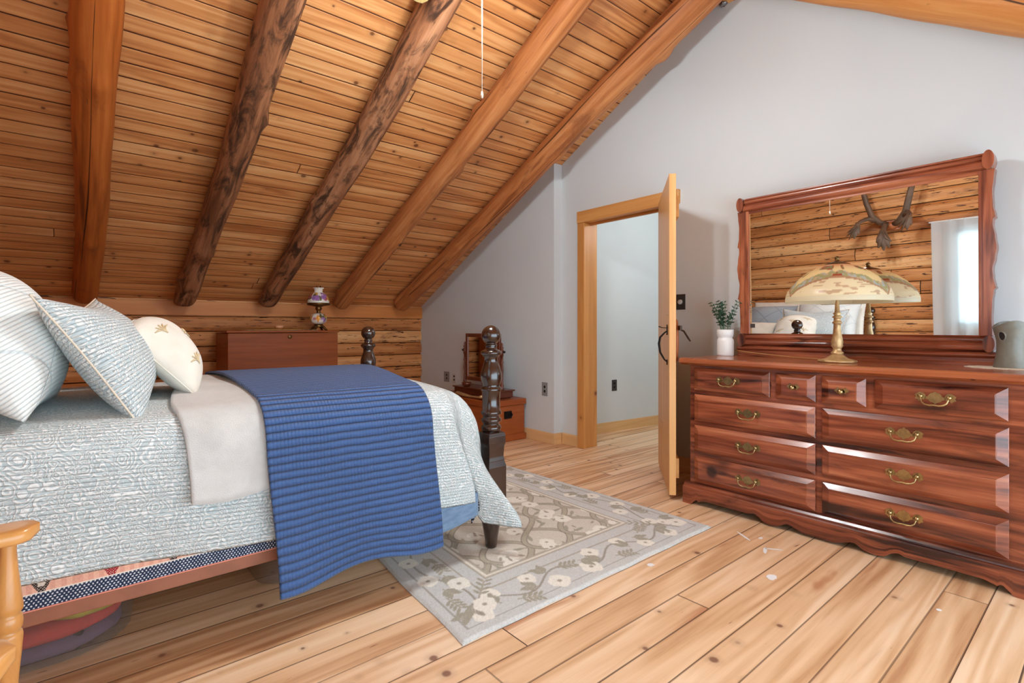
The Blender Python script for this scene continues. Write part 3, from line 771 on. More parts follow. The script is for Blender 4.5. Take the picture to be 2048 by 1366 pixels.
# fleece blanket folded over the near side
def fl_x(u, s):
    xl = .245+.03*sm(.25, 0, s)+.17*sm(.2, .75, s); xr = .66+.12*s
    return xl+(xr-xl)*u
def fl_wave(u, s, x, tau):
    return (-.012*math.sin(x*9)*tau-.010*math.exp(-((u-.25)/.1)**2)*tau, .010*math.sin(x*11+s*9)*(1-tau)*.7)
b = drape(fl_x, .034, lambda u: .512-.012*math.sin(u*5)+.01*u, lambda u: .62, nu=40, nw=90, wave=fl_wave, flare=.02)
tag(b.build('fleece_blanket', M['fleece'], solid=.016, off=0), 'cream white fleece blanket folded under the blue quilt', 'blanket')
# blue quilt
def bl_x(u, s):
    xl = .525-.03*sm(0, .22, s)+.05*sm(.25, .85, s); xr = 1.185-.035*sm(0, .22, s)+.22*sm(.27, .85, s)
    return xl+(xr-xl)*u
def bl_wave(u, s, x, tau):
    wz = .022*math.sin(u*7.5+.9)*tau**3*(-1) if tau > 0 else 0
    wy = -.012*math.sin(u*9+2)*tau-.01*tau
    return wy, wz
b = drape(bl_x, .058, lambda u: .168-.004*u, lambda u: .45, nu=110, nw=330, wave=bl_wave, flare=.03, crown=.03)
# true relief of the stitched channels
for i, v in enumerate(b.v): pass
tag(b.build('blue_quilt', M['blue'], solid=.012, off=0), 'slate blue channel-stitched quilt folded across the foot of the bed', 'quilt')

# patchwork quilt peeping out under the bedspread
def pw_z(v): return .288+.10*v
def pw_x(u): return -.60+2.07*u
def pw_col(u, v):
    x = pw_x(u); z = pw_z(v)
    if z < .292: return lin(232, 150, 130)
    if z < .333:
        row = int((z-.292)/.0072); fz = ((z-.292)/.0072) % 1-.5
        fxx = ((x/.0098)+(.5 if row % 2 else 0)) % 1-.5
        return lin(232, 234, 238) if fxx*fxx*1.9+fz*fz < .085 else lin(44, 54, 78)
    if z < .3375: return lin(236, 226, 214)
    k = x/.155; i = math.floor(k); q = abs((k-i)-.5)
    zz = (z-.3375)/.05
    if q < .05+.16*zz:
        fine = (math.sin(x*900)*math.sin(z*900)) > .55
        if i % 2 == 0: return lin(236, 200, 190) if fine else lin(158, 34, 40)
        return lin(224, 206, 190) if (q < .03+.05*zz and zz > .3) or fine else lin(60, 44, 40)
    return lin(238, 184, 160) if (int(x/.012) % 2) else lin(228, 168, 146)
b = MB(); b.grid(lambda u, v: (pw_x(u), 1.948-.004*math.sin(pw_x(u)*6)*0, pw_z(v)), 1300, 60, colfn=pw_col)
# its loose corner by the foot post
b.grid(lambda u, v: (1.388+.045*u, 1.944-.004*v, .30-.13*v*(1-.4*u)), 20, 30, colfn=lambda u, v: lin(226, 226, 230) if (math.sin(u*26)*math.sin(v*42)) > .55 else lin(30, 32, 42))
tag(b.build('patchwork_quilt', M['vc_cloth'], solid=.006, off=1), 'patchwork quilt with navy polka-dot edge and red patches showing under the bedspread', 'quilt')
b = MB(); b.grid(lambda u, v: (1.0+.42*u, 1.938-.006*v+.004*math.sin(u*7)*v, .31-(.15-.045*u*u)*v), 20, 10)
tag(b.build('bed_sheet', M['satin'], solid=.004), 'slate blue sheet hem hanging below the bedspread beside the foot post', 'sheet')

# ------------------------------------------------------------------ pillows
def bil(A, B, C, D, u, v):
    A, B, C, D = map(Vector, (A, B, C, D))
    return (A*(1-u)+C*u)*(1-v)+(B*(1-u)+D*u)*v
def pillow(name, A, B, C, D, thick, mat, label, cat='pillow', group=None, bow=.035, pipe=None, n=36, front=.62, wr=.012, sag=0):
    """A top near, B bottom near, C top far, D bottom far"""
    root = thing(name, label, cat, tuple(bil(A, B, C, D, .5, 1)), 0, group)
    o = root.location
    nrm = (Vector(C)-Vector(A)).cross(Vector(B)-Vector(A)).normalized()
    if nrm.x < 0: nrm = -nrm
    lw = (Vector(C)-Vector(A)).length; lh = (Vector(B)-Vector(A)).length
    R = random.Random(name+label)
    ph = [R.uniform(0, 6) for _ in range(4)]
    def surf(u, v, sg):
        uu = u-bow*math.sin(PI*v)*(u*2-1)*1.0
        vv = v-bow*math.sin(PI*u)*(v*2-1)*1.2
        p = bil(A, B, C, D, uu, vv)
        e = max(0, 1-abs(2*u-1)**2.4)**.62*max(0, 1-abs(2*v-1)**2.4)**.62
        t = thick*e*(front if sg > 0 else 1-front)
        t *= 1+.05*math.sin(5*u+ph[0])*math.sin(6*v+ph[1])
        t += wr*e*.5*math.sin(11*u+7*v+ph[2])*(1-e)
        p = p+nrm*(sg*t)-Vector((0, 0, sag*math.sin(PI*u)*(1-v)))
        return tuple(p)
    b = MB(o)
    b.grid(lambda u, v: surf(u, v, 1), n, n, uvfn=lambda u, v: (u*lw, v*lh), flip=True)
    b.grid(lambda u, v: surf(u, v, -1), n, n, uvfn=lambda u, v: (u*lw+3, v*lh))
    b.build('cushion', mat, root, weld=True)
    if pipe:
        pts = [surf(k/20, 0, 1) for k in range(20)]+[surf(1, k/20, 1) for k in range(20)]+[surf(1-k/20, 1, 1) for k in range(20)]+[surf(0, 1-k/20, 1) for k in range(21)]
        b = MB(o); b.tube(pts, .0028, 6); b.build('piping', pipe, root)
    root['fn'] = 0
    del root['fn']
    return root, surf, nrm
pillow('pillow', (-.43, 2.02, 1.225), (-.115, 2.00, .80), (-.30, 2.66, 1.235), (-.06, 2.66, .80), .30, M['ridge'], 'pale ridged sham pillow at the left edge of the photo, behind the paisley one', group='ridged sham pillows', bow=.03, sag=-.03)
pillow('pillow', (-.107, 2.05, 1.166), (.155, 2.03, .752), (.055, 2.72, 1.19), (.235, 2.72, .79), .21, M['sham'], 'paisley sham pillow with tan piping, nearest to the bed edge', pipe=M['piping'], bow=.05, sag=.025)
root, surf, nr = pillow('pillow', (.125, 2.28, 1.045), (.345, 2.27, .81), (.20, 2.72, 1.055), (.425, 2.72, .815), .17, M['linen'], 'small cream cushion with embroidered tan sprigs in front of the paisley pillow', cat='cushion', pipe=M['linen'], bow=.03, sag=-.06)
# sprigs
def sprig(u0, v0, s, ang):
    b = MB(root.location)
    for da_ in (-.9, -.45, 0, .45, .9):
        pts = []
        for k in range(5):
            q = k/4*s; a_ = ang+da_*(k/4)
            uu = u0+math.sin(a_)*q; v_ = v0-math.cos(a_)*q
            p = Vector(surf(uu, v_, 1))+nr*.003; pts.append(p)
        b.tube(pts, [.0016, .002, .002, .0035, .002], 6)
    b.build('embroidery', M['floss'], root)
for u0, v0, a_ in ((.2, .30, .2), (.22, .78, .1), (.55, .5, -.2), (.8, .25, .2), (.8, .8, 0)): sprig(u0, v0, .13, a_)
# the far half of the bed and the back row, seen in the mirror
pillow('pillow', (-.42, 2.72, 1.225), (-.115, 2.72, .80), (-.42, 3.32, 1.225), (-.115, 3.32, .80), .26, M['slate'], 'pale ridged sham pillow on the far half of the bed', group='ridged sham pillows', bow=.03)
pillow('pillow', (-.56, 2.0, 1.30), (-.40, 2.0, .80), (-.56, 2.66, 1.30), (-.40, 2.66, .80), .13, M['whitelinen'], 'large white square pillow leaning on the near half of the headboard', group='white back pillows', bow=.02)
pillow('pillow', (-.56, 2.68, 1.29), (-.40, 2.68, .80), (-.56, 3.34, 1.29), (-.40, 3.34, .80), .13, M['whitelinen'], 'large white square pillow leaning on the far half of the headboard', group='white back pillows', bow=.02)
pillow('pillow', (.06, 2.78, 1.02), (.22, 2.78, .81), (.06, 3.26, 1.02), (.22, 3.26, .81), .15, M['linen'], 'small cream cushion on the far half of the bed', cat='cushion', bow=.03)

# ------------------------------------------------------------------ bins under the bed
def rrect(x0, x1, y0, y1, r, n=7):
    P = []
    for cx, cy, a0 in ((x1-r, y0+r, -PI/2), (x1-r, y1-r, 0), (x0+r, y1-r, PI/2), (x0+r, y0+r, PI)):
        for k in range(n): 
            a = a0+PI/2*k/(n-1); P.append((cx+r*math.cos(a), cy+r*math.sin(a)))
    return P
def storage_bin(x0, x1, y0, y1, h, label, r=.12, wheels=True):
    root = thing('storage_bin', label, 'storage bin', ((x0+x1)/2, (y0+y1)/2, 0), 0, 'clear storage bins under the bed'); o = root.location
    b = MB(o); c = Vector(((x0+x1)/2, (y0+y1)/2, 0))
    rings = []
    P = rrect(x0, x1, y0, y1, r)
    n = len(P); vs = []
    for sc, z in ((.93, .006), (.955, .012), (1.0, h), (1.02, h), (1.02, h+.012)):
        vs += [(c.x+(p[0]-c.x)*sc, c.y+(p[1]-c.y)*sc, z) for p in P]
    fs = [tuple(range(n-1, -1, -1))]
    for i in range(4):
        for k in range(n): fs.append((i*n+k, i*n+(k+1) % n, (i+1)*n+(k+1) % n, (i+1)*n+k))
    b.add(vs, fs, smooth=True); b.build('tub', M['bin'], root)
    b = MB(o); P2 = [(c.x+(p[0]-c.x)*1.02, c.y+(p[1]-c.y)*1.02) for p in P]; b.prism(P2, h+.012, h+.024, 'z'); b.build('lid', M['bin'], root)
    return root
r1 = storage_bin(-.62, .17, 2.165, 2.72, .19, 'clear storage bin with red contents under the left end of the bed', r=.2)
b = MB(r1.location); b.ell((-.0, 2.235, .047), (.018, .018, .040)); tag(b.build('wheel', M['black'], r1), 'black wheel')
r2 = storage_bin(.56, 1.09, 2.25, 2.78, .13, 'clear storage bin behind the blue quilt under the bed', r=.1)
def folded(x0, x1, y0, y1, z0, z1, col, label, seed, r=.17):
    root_o = ((x0+x1)/2, (y0+y1)/2, z0); b = MB(root_o); R = random.Random(seed)
    P = rrect(x0, x1, y0, y1, r); n = len(P); c = root_o; vs = []
    m = 7
    for k in range(m):
        t = k/(m-1); sc = .93+.07*math.sin(PI*t)**.6
        for i, p in enumerate(P):
            w_ = 1+.012*math.sin(i*1.3+seed+k*.4)
            vs.append((c[0]+(p[0]-c[0])*sc*w_, c[1]+(p[1]-c[1])*sc*w_, z0+(z1-z0)*t))
    fs = [tuple(range(n-1, -1, -1)), tuple(range((m-1)*n, m*n))]
    for i in range(m-1):
        for k in range(n): fs.append((i*n+k, i*n+(k+1) % n, (i+1)*n+(k+1) % n, (i+1)*n+k))
    b.add(vs, fs, smooth=True)
    o = b.build('folded_cloth', plain('cloth_'+str(seed), col, .85, nz=(25, .5, .2)))
    o.location = root_o
    return tag(o, label, 'cloth', None)
folded(-.58, .125, 2.20, 2.66, .017, .066, lin(108, 84, 108), 'plum folded cloth at the bottom of the clear bin', 1)
folded(-.58, .128, 2.197, 2.66, .0675, .118, lin(204, 62, 56), 'red folded cloth in the middle of the clear bin', 2)
folded(-.58, -.105, 2.20, 2.66, .1195, .176, lin(142, 100, 52), 'brown folded cloth on top in the clear bin', 3, .08)
folded(-.098, .128, 2.197, 2.66, .1195, .176, lin(196, 176, 64), 'yellow green folded cloth on top in the clear bin', 4, .11)

# ------------------------------------------------------------------ rug
def make_rug():
    W, Lh = 1.61, 2.36
    nu, nv = 330, 430
    uu, vv = np.meshgrid(np.linspace(0, 1, nu+1), np.linspace(0, 1, nv+1))
    S = uu*W; Tt = vv*Lh
    R = random.Random(5)
    base = np.array(lin(214, 206, 192)[:3]); 
    C = np.tile(base, (nv+1, nu+1, 1))
    nz = rng.random((nv+1, nu+1, 1))*.16+.92
    e = np.minimum(np.minimum(S, W-S), np.minimum(Tt, Lh-Tt))
    def paint(mask, col, a=1.0):
        m = (mask*a)[..., None]; C[:] = C*(1-m)+np.array(col[:3])*m
    paint((e < .31)*1.0, lin(206, 206, 203))
    taupe, cream, dark, olive = lin(172, 162, 144), lin(238, 234, 222), lin(128, 116, 102), lin(166, 160, 142)
    for d, w_, c in ((.31, .007, taupe), (.325, .004, cream), (.34, .007, taupe), (.055, .004, lin(160, 154, 144)), (.235, .0055, taupe)):
        paint((np.abs(e-d) < w_)*1.0, c, .8)
    def seg(p, q, w_, c, a=1.0):
        x0, x1 = min(p[0], q[0])-w_, max(p[0], q[0])+w_; y0, y1 = min(p[1], q[1])-w_, max(p[1], q[1])+w_
        i0, i1 = max(0, int(x0/W*nu)), min(nu+1, int(x1/W*nu)+2); j0, j1 = max(0, int(y0/Lh*nv)), min(nv+1, int(y1/Lh*nv)+2)
        if i0 >= i1 or j0 >= j1: return
        s = S[j0:j1, i0:i1]; t = Tt[j0:j1, i0:i1]
        dx, dy = q[0]-p[0], q[1]-p[1]; l2 = dx*dx+dy*dy+1e-9
        k = np.clip(((s-p[0])*dx+(t-p[1])*dy)/l2, 0, 1)
        d = np.hypot(s-p[0]-k*dx, t-p[1]-k*dy)
        m = np.clip((w_-d)/.004+.5, 0, 1)[..., None]*a
        C[j0:j1, i0:i1] = C[j0:j1, i0:i1]*(1-m)+np.array(c[:3])*m
    def path(P, w_, c, a=1.0):
        for p, q in zip(P[:-1], P[1:]): seg(p, q, w_, c, a)
    def blob(cx, cy, r, c, lob=0, ph=0, asp=1, ang=0):
        x0, x1, y0, y1 = cx-r*1.4, cx+r*1.4, cy-r*1.4, cy+r*1.4
        i0, i1 = max(0, int(x0/W*nu)), min(nu+1, int(x1/W*nu)+2); j0, j1 = max(0, int(y0/Lh*nv)), min(nv+1, int(y1/Lh*nv)+2)
        if i0 >= i1 or j0 >= j1: return
        dx = S[j0:j1, i0:i1]-cx; dy = Tt[j0:j1, i0:i1]-cy
        xr = dx*math.cos(ang)+dy*math.sin(ang); yr = (-dx*math.sin(ang)+dy*math.cos(ang))*asp
        d = np.hypot(xr, yr); a = np.arctan2(yr, xr)
        rr = r*(1+(.06*np.cos(lob*a+ph)+.04*np.cos(7*a+ph*2) if lob else 0))
        m = np.clip((rr-d)/.005+.5, 0, 1)[..., None]
        C[j0:j1, i0:i1] = C[j0:j1, i0:i1]*(1-m)+np.array(c[:3])*m
    def flower(x, y, r):
        blob(x, y, r*1.05, cream, 4, R.uniform(0, 6)); blob(x, y, r*.22, taupe)
    def leaf(x, y, a, l, c): blob(x, y, l, c, asp=2.6, ang=a)
    def sprig(x, y, a, l):
        path([(x, y), (x+math.cos(a)*l, y+math.sin(a)*l)], .004, taupe)
        for k in range(1, 5):
            for sg in (-1, 1):
                q = k/4*l
                leaf(x+math.cos(a)*q+math.cos(a+sg*1.0)*.022, y+math.sin(a)*q+math.sin(a+sg*1.0)*.022, a+sg*.9, .020, olive)
    # field: trees with forked branches
    def tree(x, y, a, l, d):
        P = [(x, y)]; aa = a
        for k in range(6):
            aa += R.uniform(-.28, .28)
            P.append((P[-1][0]+math.cos(aa)*l/6, P[-1][1]+math.sin(aa)*l/6))
        w_ = .010+.008*d/3
        path(P, w_+.005, dark, .9); path(P, w_, lin(168, 158, 142))
        if d > 0:
            for da_ in (-.65, .65): tree(P[-1][0], P[-1][1], aa+da_+R.uniform(-.2, .2), l*.78, d-1)
        else:
            for k in range(3): leaf(P[-1][0]+R.uniform(-.05, .05), P[-1][1]+R.uniform(-.05, .05), R.uniform(0, 3), .032, olive)
    keep = C.copy()
    # ogee lattice of double-outlined branches
    for i in range(5):
        for sg in (-1, 1):
            P = []
            for k in range(121):
                t_ = .30+(Lh-.6)*k/120
                P.append((.27+i*.27+sg*.135*math.sin((t_-.3)*PI/.29+(0 if i % 2 else PI)), t_))
            path(P, .017, dark, .9); path(P, .0125, lin(182, 172, 152))
            for k in range(8, 118, 10):
                x, y = P[k]; a_ = R.uniform(0, 6); path([(x, y), (x+.06*math.cos(a_), y+.06*math.sin(a_))], .005, taupe); leaf(x+.08*math.cos(a_), y+.08*math.sin(a_), a_, .03, olive)
    for i in range(6):
        for j in range(7):
            x, y = .27+i*.27+R.uniform(-.03, .03), .36+j*.29+R.uniform(-.03, .03)
            for k in range(3):
                a_ = R.uniform(0, 6); flower(x+.062*math.cos(a_+k*2.1), y+.062*math.sin(a_+k*2.1), R.uniform(.036, .05))
            for k in range(4): leaf(x+R.uniform(-.1, .1), y+R.uniform(-.1, .1), R.uniform(0, 3), .02, taupe)
    fm = (e < .345)[..., None]; C[:] = np.where(fm, keep, C)
    # border flowers on a vine
    def border(px, py, dx, dy, ln):
        nrm = (-dy, dx)
        P = [(px+dx*k/40*ln+nrm[0]*.045*math.sin(k*.55), py+dy*k/40*ln+nrm[1]*.045*math.sin(k*.55)) for k in range(41)]
        path(P, .005, lin(158, 150, 136))
        n_ = int(ln/.095)
        for k in range(n_):
            q = (k+.5)/n_*ln; o_ = .05*(1 if k % 2 else -1)
            x, y = px+dx*q+nrm[0]*o_, py+dy*q+nrm[1]*o_
            if k % 3 == 2: sprig(x-.03*dx, y-.03*dy, math.atan2(dy, dx)+R.uniform(-.5, .5), .09)
            else:
                flower(x, y, R.uniform(.038, .05))
                sprig(x-nrm[0]*o_*1.6, y-nrm[1]*o_*1.6, R.uniform(0, 6), .055)
    border(.1, .145, 1, 0, W-.2); border(W-.145, .1, 0, 1, Lh-.2); border(W-.1, Lh-.145, -1, 0, W-.2); border(.145, Lh-.1, 0, -1, Lh-.2)
    sprig(.2, .2, .8, .13); sprig(W-.2, .2, 2.3, .13)
    C *= nz
    A, B_, D_, E_ = Vector((.99, 1.437, 0)), Vector((2.60, 1.437, 0)), Vector((1.20, 3.80, 0)), Vector((2.515, 3.80, 0))
    bb = MB((1.8, 2.4, 0))
    vs = []; cols = []
    for j in range(nv+1):
        for i in range(nu+1):
            u, v = i/nu, j/nv
            p = (A*(1-u)+B_*u)*(1-v)+(D_*(1-u)+E_*u)*v
            ed = min(min(u, 1-u)*W, min(v, 1-v)*Lh)
            w_ = .004*math.sin(v*23)*(1-sm(0, .02, u))
            vs.append((p.x+w_, p.y+.003*math.sin(u*31)*(1-sm(0, .02, v)), .011-.006*(1-sm(0, .012, ed))))
            c = C[j, i]; cols.append((c[0], c[1], c[2], 1))
    w = nu+1; fs = [(j*w+i, j*w+i+1, (j+1)*w+i+1, (j+1)*w+i) for j in range(nv) for i in range(nu)]
    bb.add(vs, fs, [(q[0], q[1]) for q in vs], True, 0, cols)
    # edge skirt
    edge = [i for i in range(nu+1)]+[j*w+nu for j in range(1, nv+1)]+[nv*w+i for i in range(nu-1, -1, -1)]+[j*w for j in range(nv-1, 0, -1)]
    m = len(edge); ev = [vs[k] for k in edge]+[(vs[k][0], vs[k][1], .0005) for k in edge]; ec = [cols[k] for k in edge]*2
    bb.add(ev, [(k, m+k, m+(k+1) % m, (k+1) % m) for k in range(m)], [(q[0], q[1]) for q in ev], False, 0, ec)
    o = bb.build('rug', M['vc_rug']); o.location = (1.8, 2.4, 0)
    tag(o, 'grey beige wool rug with cream flowers and branches under the bed foot', 'rug')
make_rug()

# ------------------------------------------------------------------ cabinet and things on it
cb = thing('cabinet', 'tall plain brown cabinet standing against the log wall behind the bed', 'cabinet', (1.53, 5.45, 0))
b = MB(cb.location); b.box(1.03, 2.035, 5.19, 5.70, 0, 1.022, 'x'); b.build('body', M['cab'], cb, bevel=.004)
b = MB(cb.location); b.box(1.018, 2.047, 5.178, 5.71, 1.026, 1.046, 'x'); b.build('lid', M['cab'], cb, bevel=.005)
b = MB(cb.location); b.lathe([(0, 0), (.018, 0), (.02, -.003), (.016, -.006), (0, -.006)], (1.565, 5.19, .985), 20, 'y'); b.build('escutcheon', M['bronze'], cb)
# runner, tray, shell, lamp
b = MB(); b.grid(lambda u, v: (1.20+.66*u, 5.23+.20*v+.01*math.sin(u*40)*(1 if v < .5 else -1), 1.048), 40, 2); o = b.build('table_runner', M['lace'], solid=.002, off=1); tag(o, 'white lace runner along the top of the brown cabinet', 'runner')
b = MB(); b.tube([(1.26+.04*k, 5.29+.006*math.sin(k), 1.056+.002*math.sin(k*2)) for k in range(12)], [.004, .006, .005, .007, .006, .007, .006, .007, .006, .007, .006, .003], 8)
b.tube([(1.30, 5.31, 1.066), (1.62, 5.30, 1.068)], .003, 6)
tag(b.build('gilt_ornament', M['gilt']), 'long slender gilt ornament lying on the lace runner', 'ornament')
b = MB(); b.lathe([(0, 0), (.012, .0), (.03, .012), (.042, .03), (.046, .042), (.043, .042), (.03, .016), (0, .006)], (1.52, 5.37, 1.051), 28); tag(b.build('bowl', M['shell']), 'small peach half-round bowl on the brown cabinet', 'bowl')
hl = thing('hurricane_lamp', 'white hurricane lamp painted with purple and orange flowers on the cabinet', 'lamp', (1.885, 5.32, 1.046))
lx, ly, lz = hl.location
b = MB(hl.location)
for k in range(4):
    a = PI/4+k*PI/2
    b.tube([(lx+.03*math.cos(a), ly+.03*math.sin(a), lz+.045), (lx+.06*math.cos(a), ly+.06*math.sin(a), lz+.03), (lx+.075*math.cos(a), ly+.075*math.sin(a), lz+.008), (lx+.09*math.cos(a), ly+.09*math.sin(a), lz+.008)], [.014, .013, .01, .008], 8)
b.lathe([(0, .03), (.045, .03), (.05, .045), (.042, .06), (.03, .066)], (lx, ly, lz), 24); b.build('base', M['bronze'], hl)
def floral(a, t, z, seedc, scale, area):
    R = random.Random(seedc)
    c = np.array(lin(238, 234, 224)[:3])
    for k in range(area[2]):
        ca = R.uniform(0, 2*PI); ct = R.uniform(area[0], area[1]); r = R.uniform(.05, .11)*scale
        kind = R.choice(area[3])
        d = math.hypot(((a-ca+PI) % (2*PI)-PI)*area[4], (t-ct)*area[5])
        if d < r: c = np.array(kind[:3])*(1.0 if d > r*.35 else .75)
    return (*c, 1)
purple, orange, pink, green, gold = lin(158, 112, 176), lin(232, 158, 40), lin(190, 96, 110), lin(92, 96, 50), lin(214, 166, 70)
def font_col(a, t, z):
    # one big orange rose facing the bed side, leaves around
    d = (a+1.95+PI) % (2*PI)-PI
    r = math.hypot(d*.09, z-.118-lz*0)
    if r < .028: return lin(240, 176, 50) if r < .012 else lin(226, 142, 36)
    return floral(a, t, z, 4, 1.0, (.35, .75, 60, [green, pink, purple, gold, green], .32, .8))
b = MB(hl.location); b.lathe([(.03, .064), (.055, .072), (.075, .092), (.083, .118), (.078, .142), (.06, .163), (.035, .172), (.025, .174)], (lx, ly, lz), 96, colfn=font_col); 
b.build('font', M['vc_china'], hl)
b = MB(hl.location); b.lathe([(.025, .172), (.02, .185), (.018, .2), (.03, .21), (.034, .225), (.028, .24), (.06, .250), (.105, .256), (.112, .262), (.112, .276), (.104, .279)], (lx, ly, lz), 32); b.build('burner', M['bronze'], hl)
prof = [(.103, .277), (.105, .30), (.098, .33), (.08, .36), (.058, .378), (.042, .386), (.038, .40), (.042, .42), (.052, .434)]
prof = [prof[0]]+[(prof[i][0]+(prof[i+1][0]-prof[i][0])*k/4, prof[i][1]+(prof[i+1][1]-prof[i][1])*k/4) for i in range(len(prof)-1) for k in range(1, 5)]
b = MB(hl.location); b.lathe(prof, (lx, ly, lz), 96, colfn=lambda a, t, z: floral(a, t, z, 9, 1.15, (.18, .62, 70, [purple, purple, purple, pink, gold, green], .42, .8)), wob=lambda a, z: 1+(.05*math.sin(a*12) if z > .425 else 0)); b.build('shade', M['vc_china'], hl, solid=.002)
b = MB(hl.location); b.lathe([(.022, .38), (.022, .45), (.02, .455)], (lx, ly, lz), 20); b.build('chimney', M['pane'], hl)

# ------------------------------------------------------------------ trunk and dressing mirror
tk = thing('trunk', 'reddish brown wooden trunk with iron end handle against the grey wall', 'trunk', (3.10, 4.25, 0))
b = MB(tk.location); b.box(2.885, 3.315, 3.76, 4.72, .02, .335, 'y'); b.build('body', M['trunk'], tk, bevel=.004)
b = MB(tk.location); b.box(2.868, 3.325, 3.742, 4.735, .338, .392, 'y'); b.build('lid', M['trunk'], tk, bevel=.005)
b = MB(tk.location); b.box(2.868, 3.325, 3.742, 4.735, 0, .06, 'y'); b.build('plinth', M['trunk'], tk, bevel=.006)
b = MB(tk.location); b.box(3.06, 3.15, 3.752, 3.76, .215, .285); b.tube([(3.065, 3.75, .262), (3.068, 3.735, .25), (3.09, 3.728, .235), (3.12, 3.728, .235), (3.142, 3.735, .25), (3.145, 3.75, .262)], .006, 8); b.build('handle', M['black'], tk, bevel=.001)
dm = thing('dressing_mirror', 'mahogany swing dressing mirror standing on the trunk', 'mirror', (3.12, 4.17, .392))
o = dm.location
b = MB(o); b.box(3.01, 3.23, 3.83, 4.52, .400, .46, 'y'); b.box(2.995, 3.245, 3.815, 4.535, .46, .474, 'y'); b.build('box_base', M['mahog'], dm, bevel=.004)
for y in (3.83, 3.92, 4.43, 4.52):
    pass
for x_, y_ in ((3.03, 3.86), (3.03, 4.49), (3.21, 3.86), (3.21, 4.49)):
    b = MB(o); b.ell((x_, y_, .401), (.014, .014, .009)); b.build('foot', M['mahog'], dm)
for y in (3.865, 4.485):
    b = MB(o); b.lathe([(.0, .474), (.02, .474), (.022, .485), (.014, .50), (.018, .515), (.013, .53), (.011, .60), (.015, .66), (.011, .72), (.016, .74), (.012, .75), (.012, .80), (.017, .80), (.017, .86), (.011, .865), (.018, .88), (.008, .895), (.013, .905), (.005, .925), (0, .93)], (3.12, y, 0), 18); b.build('post', M['mahog'], dm)
    b = MB(o); s_ = -1 if y < 4 else 1; b.tube([(3.12, y-s_*.02, .84), (3.12, y+s_*.03, .84)], .005, 8); b.ell((3.12, y+s_*.036, .84), (.012, .012, .012)); b.build('swing_knob', M['black'], dm)
b = MB(o)
for y0, y1, z0, z1 in ((3.89, 3.93, .53, 1.015), (4.42, 4.46, .53, 1.015), (3.93, 4.42, .53, .57), (3.93, 4.42, .975, 1.015)): b.box(3.108, 3.135, y0, y1, z0, z1, 'z' if z1-z0 > .2 else 'y')
fr = b.build('mirror_frame', M['mahog'], dm, bevel=.006)
b = MB(o); b.box(3.118, 3.124, 3.925, 4.425, .565, .98); b.build('mirror_glass', M['mirror'], dm)
b = MB((3.12, 4.36, .474)); b.lathe([(0, 0), (.03, .0), (.045, .02), (.05, .04), (.044, .04), (.03, .012), (0, .008)], (3.04, 4.34, .476), 24); b.o = Vector((0, 0, 0)); tag(b.build('wooden_bowl', M['mahog']), 'small lacquered wooden bowl in front of the dressing mirror', 'bowl')
b = MB(); b.tube([(2.90, 4.30, .425), (2.905, 4.16, .412), (2.91, 4.06, .408), (2.915, 3.95, .412), (2.90, 3.87, .43)], [.03, .026, .016, .022, .034], 14, flat=.55); tag(b.build('carved_horn', M['lampgold']), 'golden brown carved ornament on the front edge of the trunk', 'ornament')

# ------------------------------------------------------------------ outlets and switch
def outlet(name, xw, y, z, w_, h_, m1, label, kind='outlet', axis='x', dy=0):
    r = thing(name, label, kind, (xw, y, z)); 
    b = MB(); b.box(-.006, 0, -w_/2, w_/2, -h_/2, h_/2); b.build('cover_plate', m1, r, bevel=.002)
    if kind == 'outlet':
        for q in (-.02, .02):
            b = MB(); b.lathe([(0, -.0068), (.013, -.0068), (.014, -.005)], (0, 0, q), 16, 'x')
            for s_ in (-.007, .007): b.box(-.0075, -.005, s_-.0016, s_+.0016, q-.006, q+.006)
            b.box(-.0075, -.005, -.003, .003, q-.012, q-.009)
            b.build('socket', M['hole'] if m1 is not M['dark_plastic'] else M['black'], r)
    else:
        b = MB(); b.lathe([(0, -.022), (.016, -.022), (.019, -.006), (0, -.006)], (0, 0, 0), 20, 'x'); b.build('dimmer_knob', M['light_plastic'], r)
    return r
def onx(px, py, X):
    f = 1034.; th = math.atan(1231/f); c, s = math.cos(th), math.sin(th); a = (px-1024)/f
    k = X/(c+a*s); return (s-a*c)*k, 1.07-(py-656)/f*k
for px, py, X, w_, h_, m, lab, kd in ((894, 753, XJ, .12, .118, 'grey_plastic', 'wide grey outlet plate on the left wall behind the dressing mirror', 'outlet'), (909, 756, XJ, .07, .10, 'light_plastic', 'white outlet plate next to the dressing mirror', 'outlet'),
                                    (1090, 778, XJ, .075, .125, 'grey_plastic', 'grey outlet plate on the wall between trunk and doorway', 'outlet'), (1362, 604, XW, .075, .115, 'dark_plastic', 'dark dimmer switch beside the open door', 'switch')):
    y, z = onx(px, py, X); outlet('wall_outlet' if kd == 'outlet' else 'light_switch', X, y, z, w_, h_, M[m], lab, kd)
r = outlet('wall_outlet', 0, 0, 0, .07, .115, M['dark_plastic'], 'black outlet plate on the hall wall seen through the doorway')
hw = math.atan2(-.19, 1.91)
# hall wall line from (3.59,3.50) to (5.5,3.31)
r.location = (4.27, 3.50-.19*(4.27-3.59)/1.91, .475); r.rotation_euler = (0, 0, PI/2+hw)

# ------------------------------------------------------------------ dresser
ds = thing('dresser', 'long reddish pine dresser with ten raised-panel drawers and brass pulls', 'dresser', (3.13, 1.0, 0))
o = ds.location
FX = 2.892
b = MB(o); b.box(FX, 3.40, .262, 1.735, .12, .845, 'y'); b.build('carcass', M['dresser'], ds, bevel=.003)
prof = [(2.826, .860), (2.826, .872), (2.834, .884), (2.85, .888), (3.41, .888), (3.41, .845), (2.862, .845), (2.85, .85), (2.84, .853)]
b = MB(o); b.prism(prof, .225, 1.772, 'y'); b.build('top', M['dtop'], ds, bevel=.003)
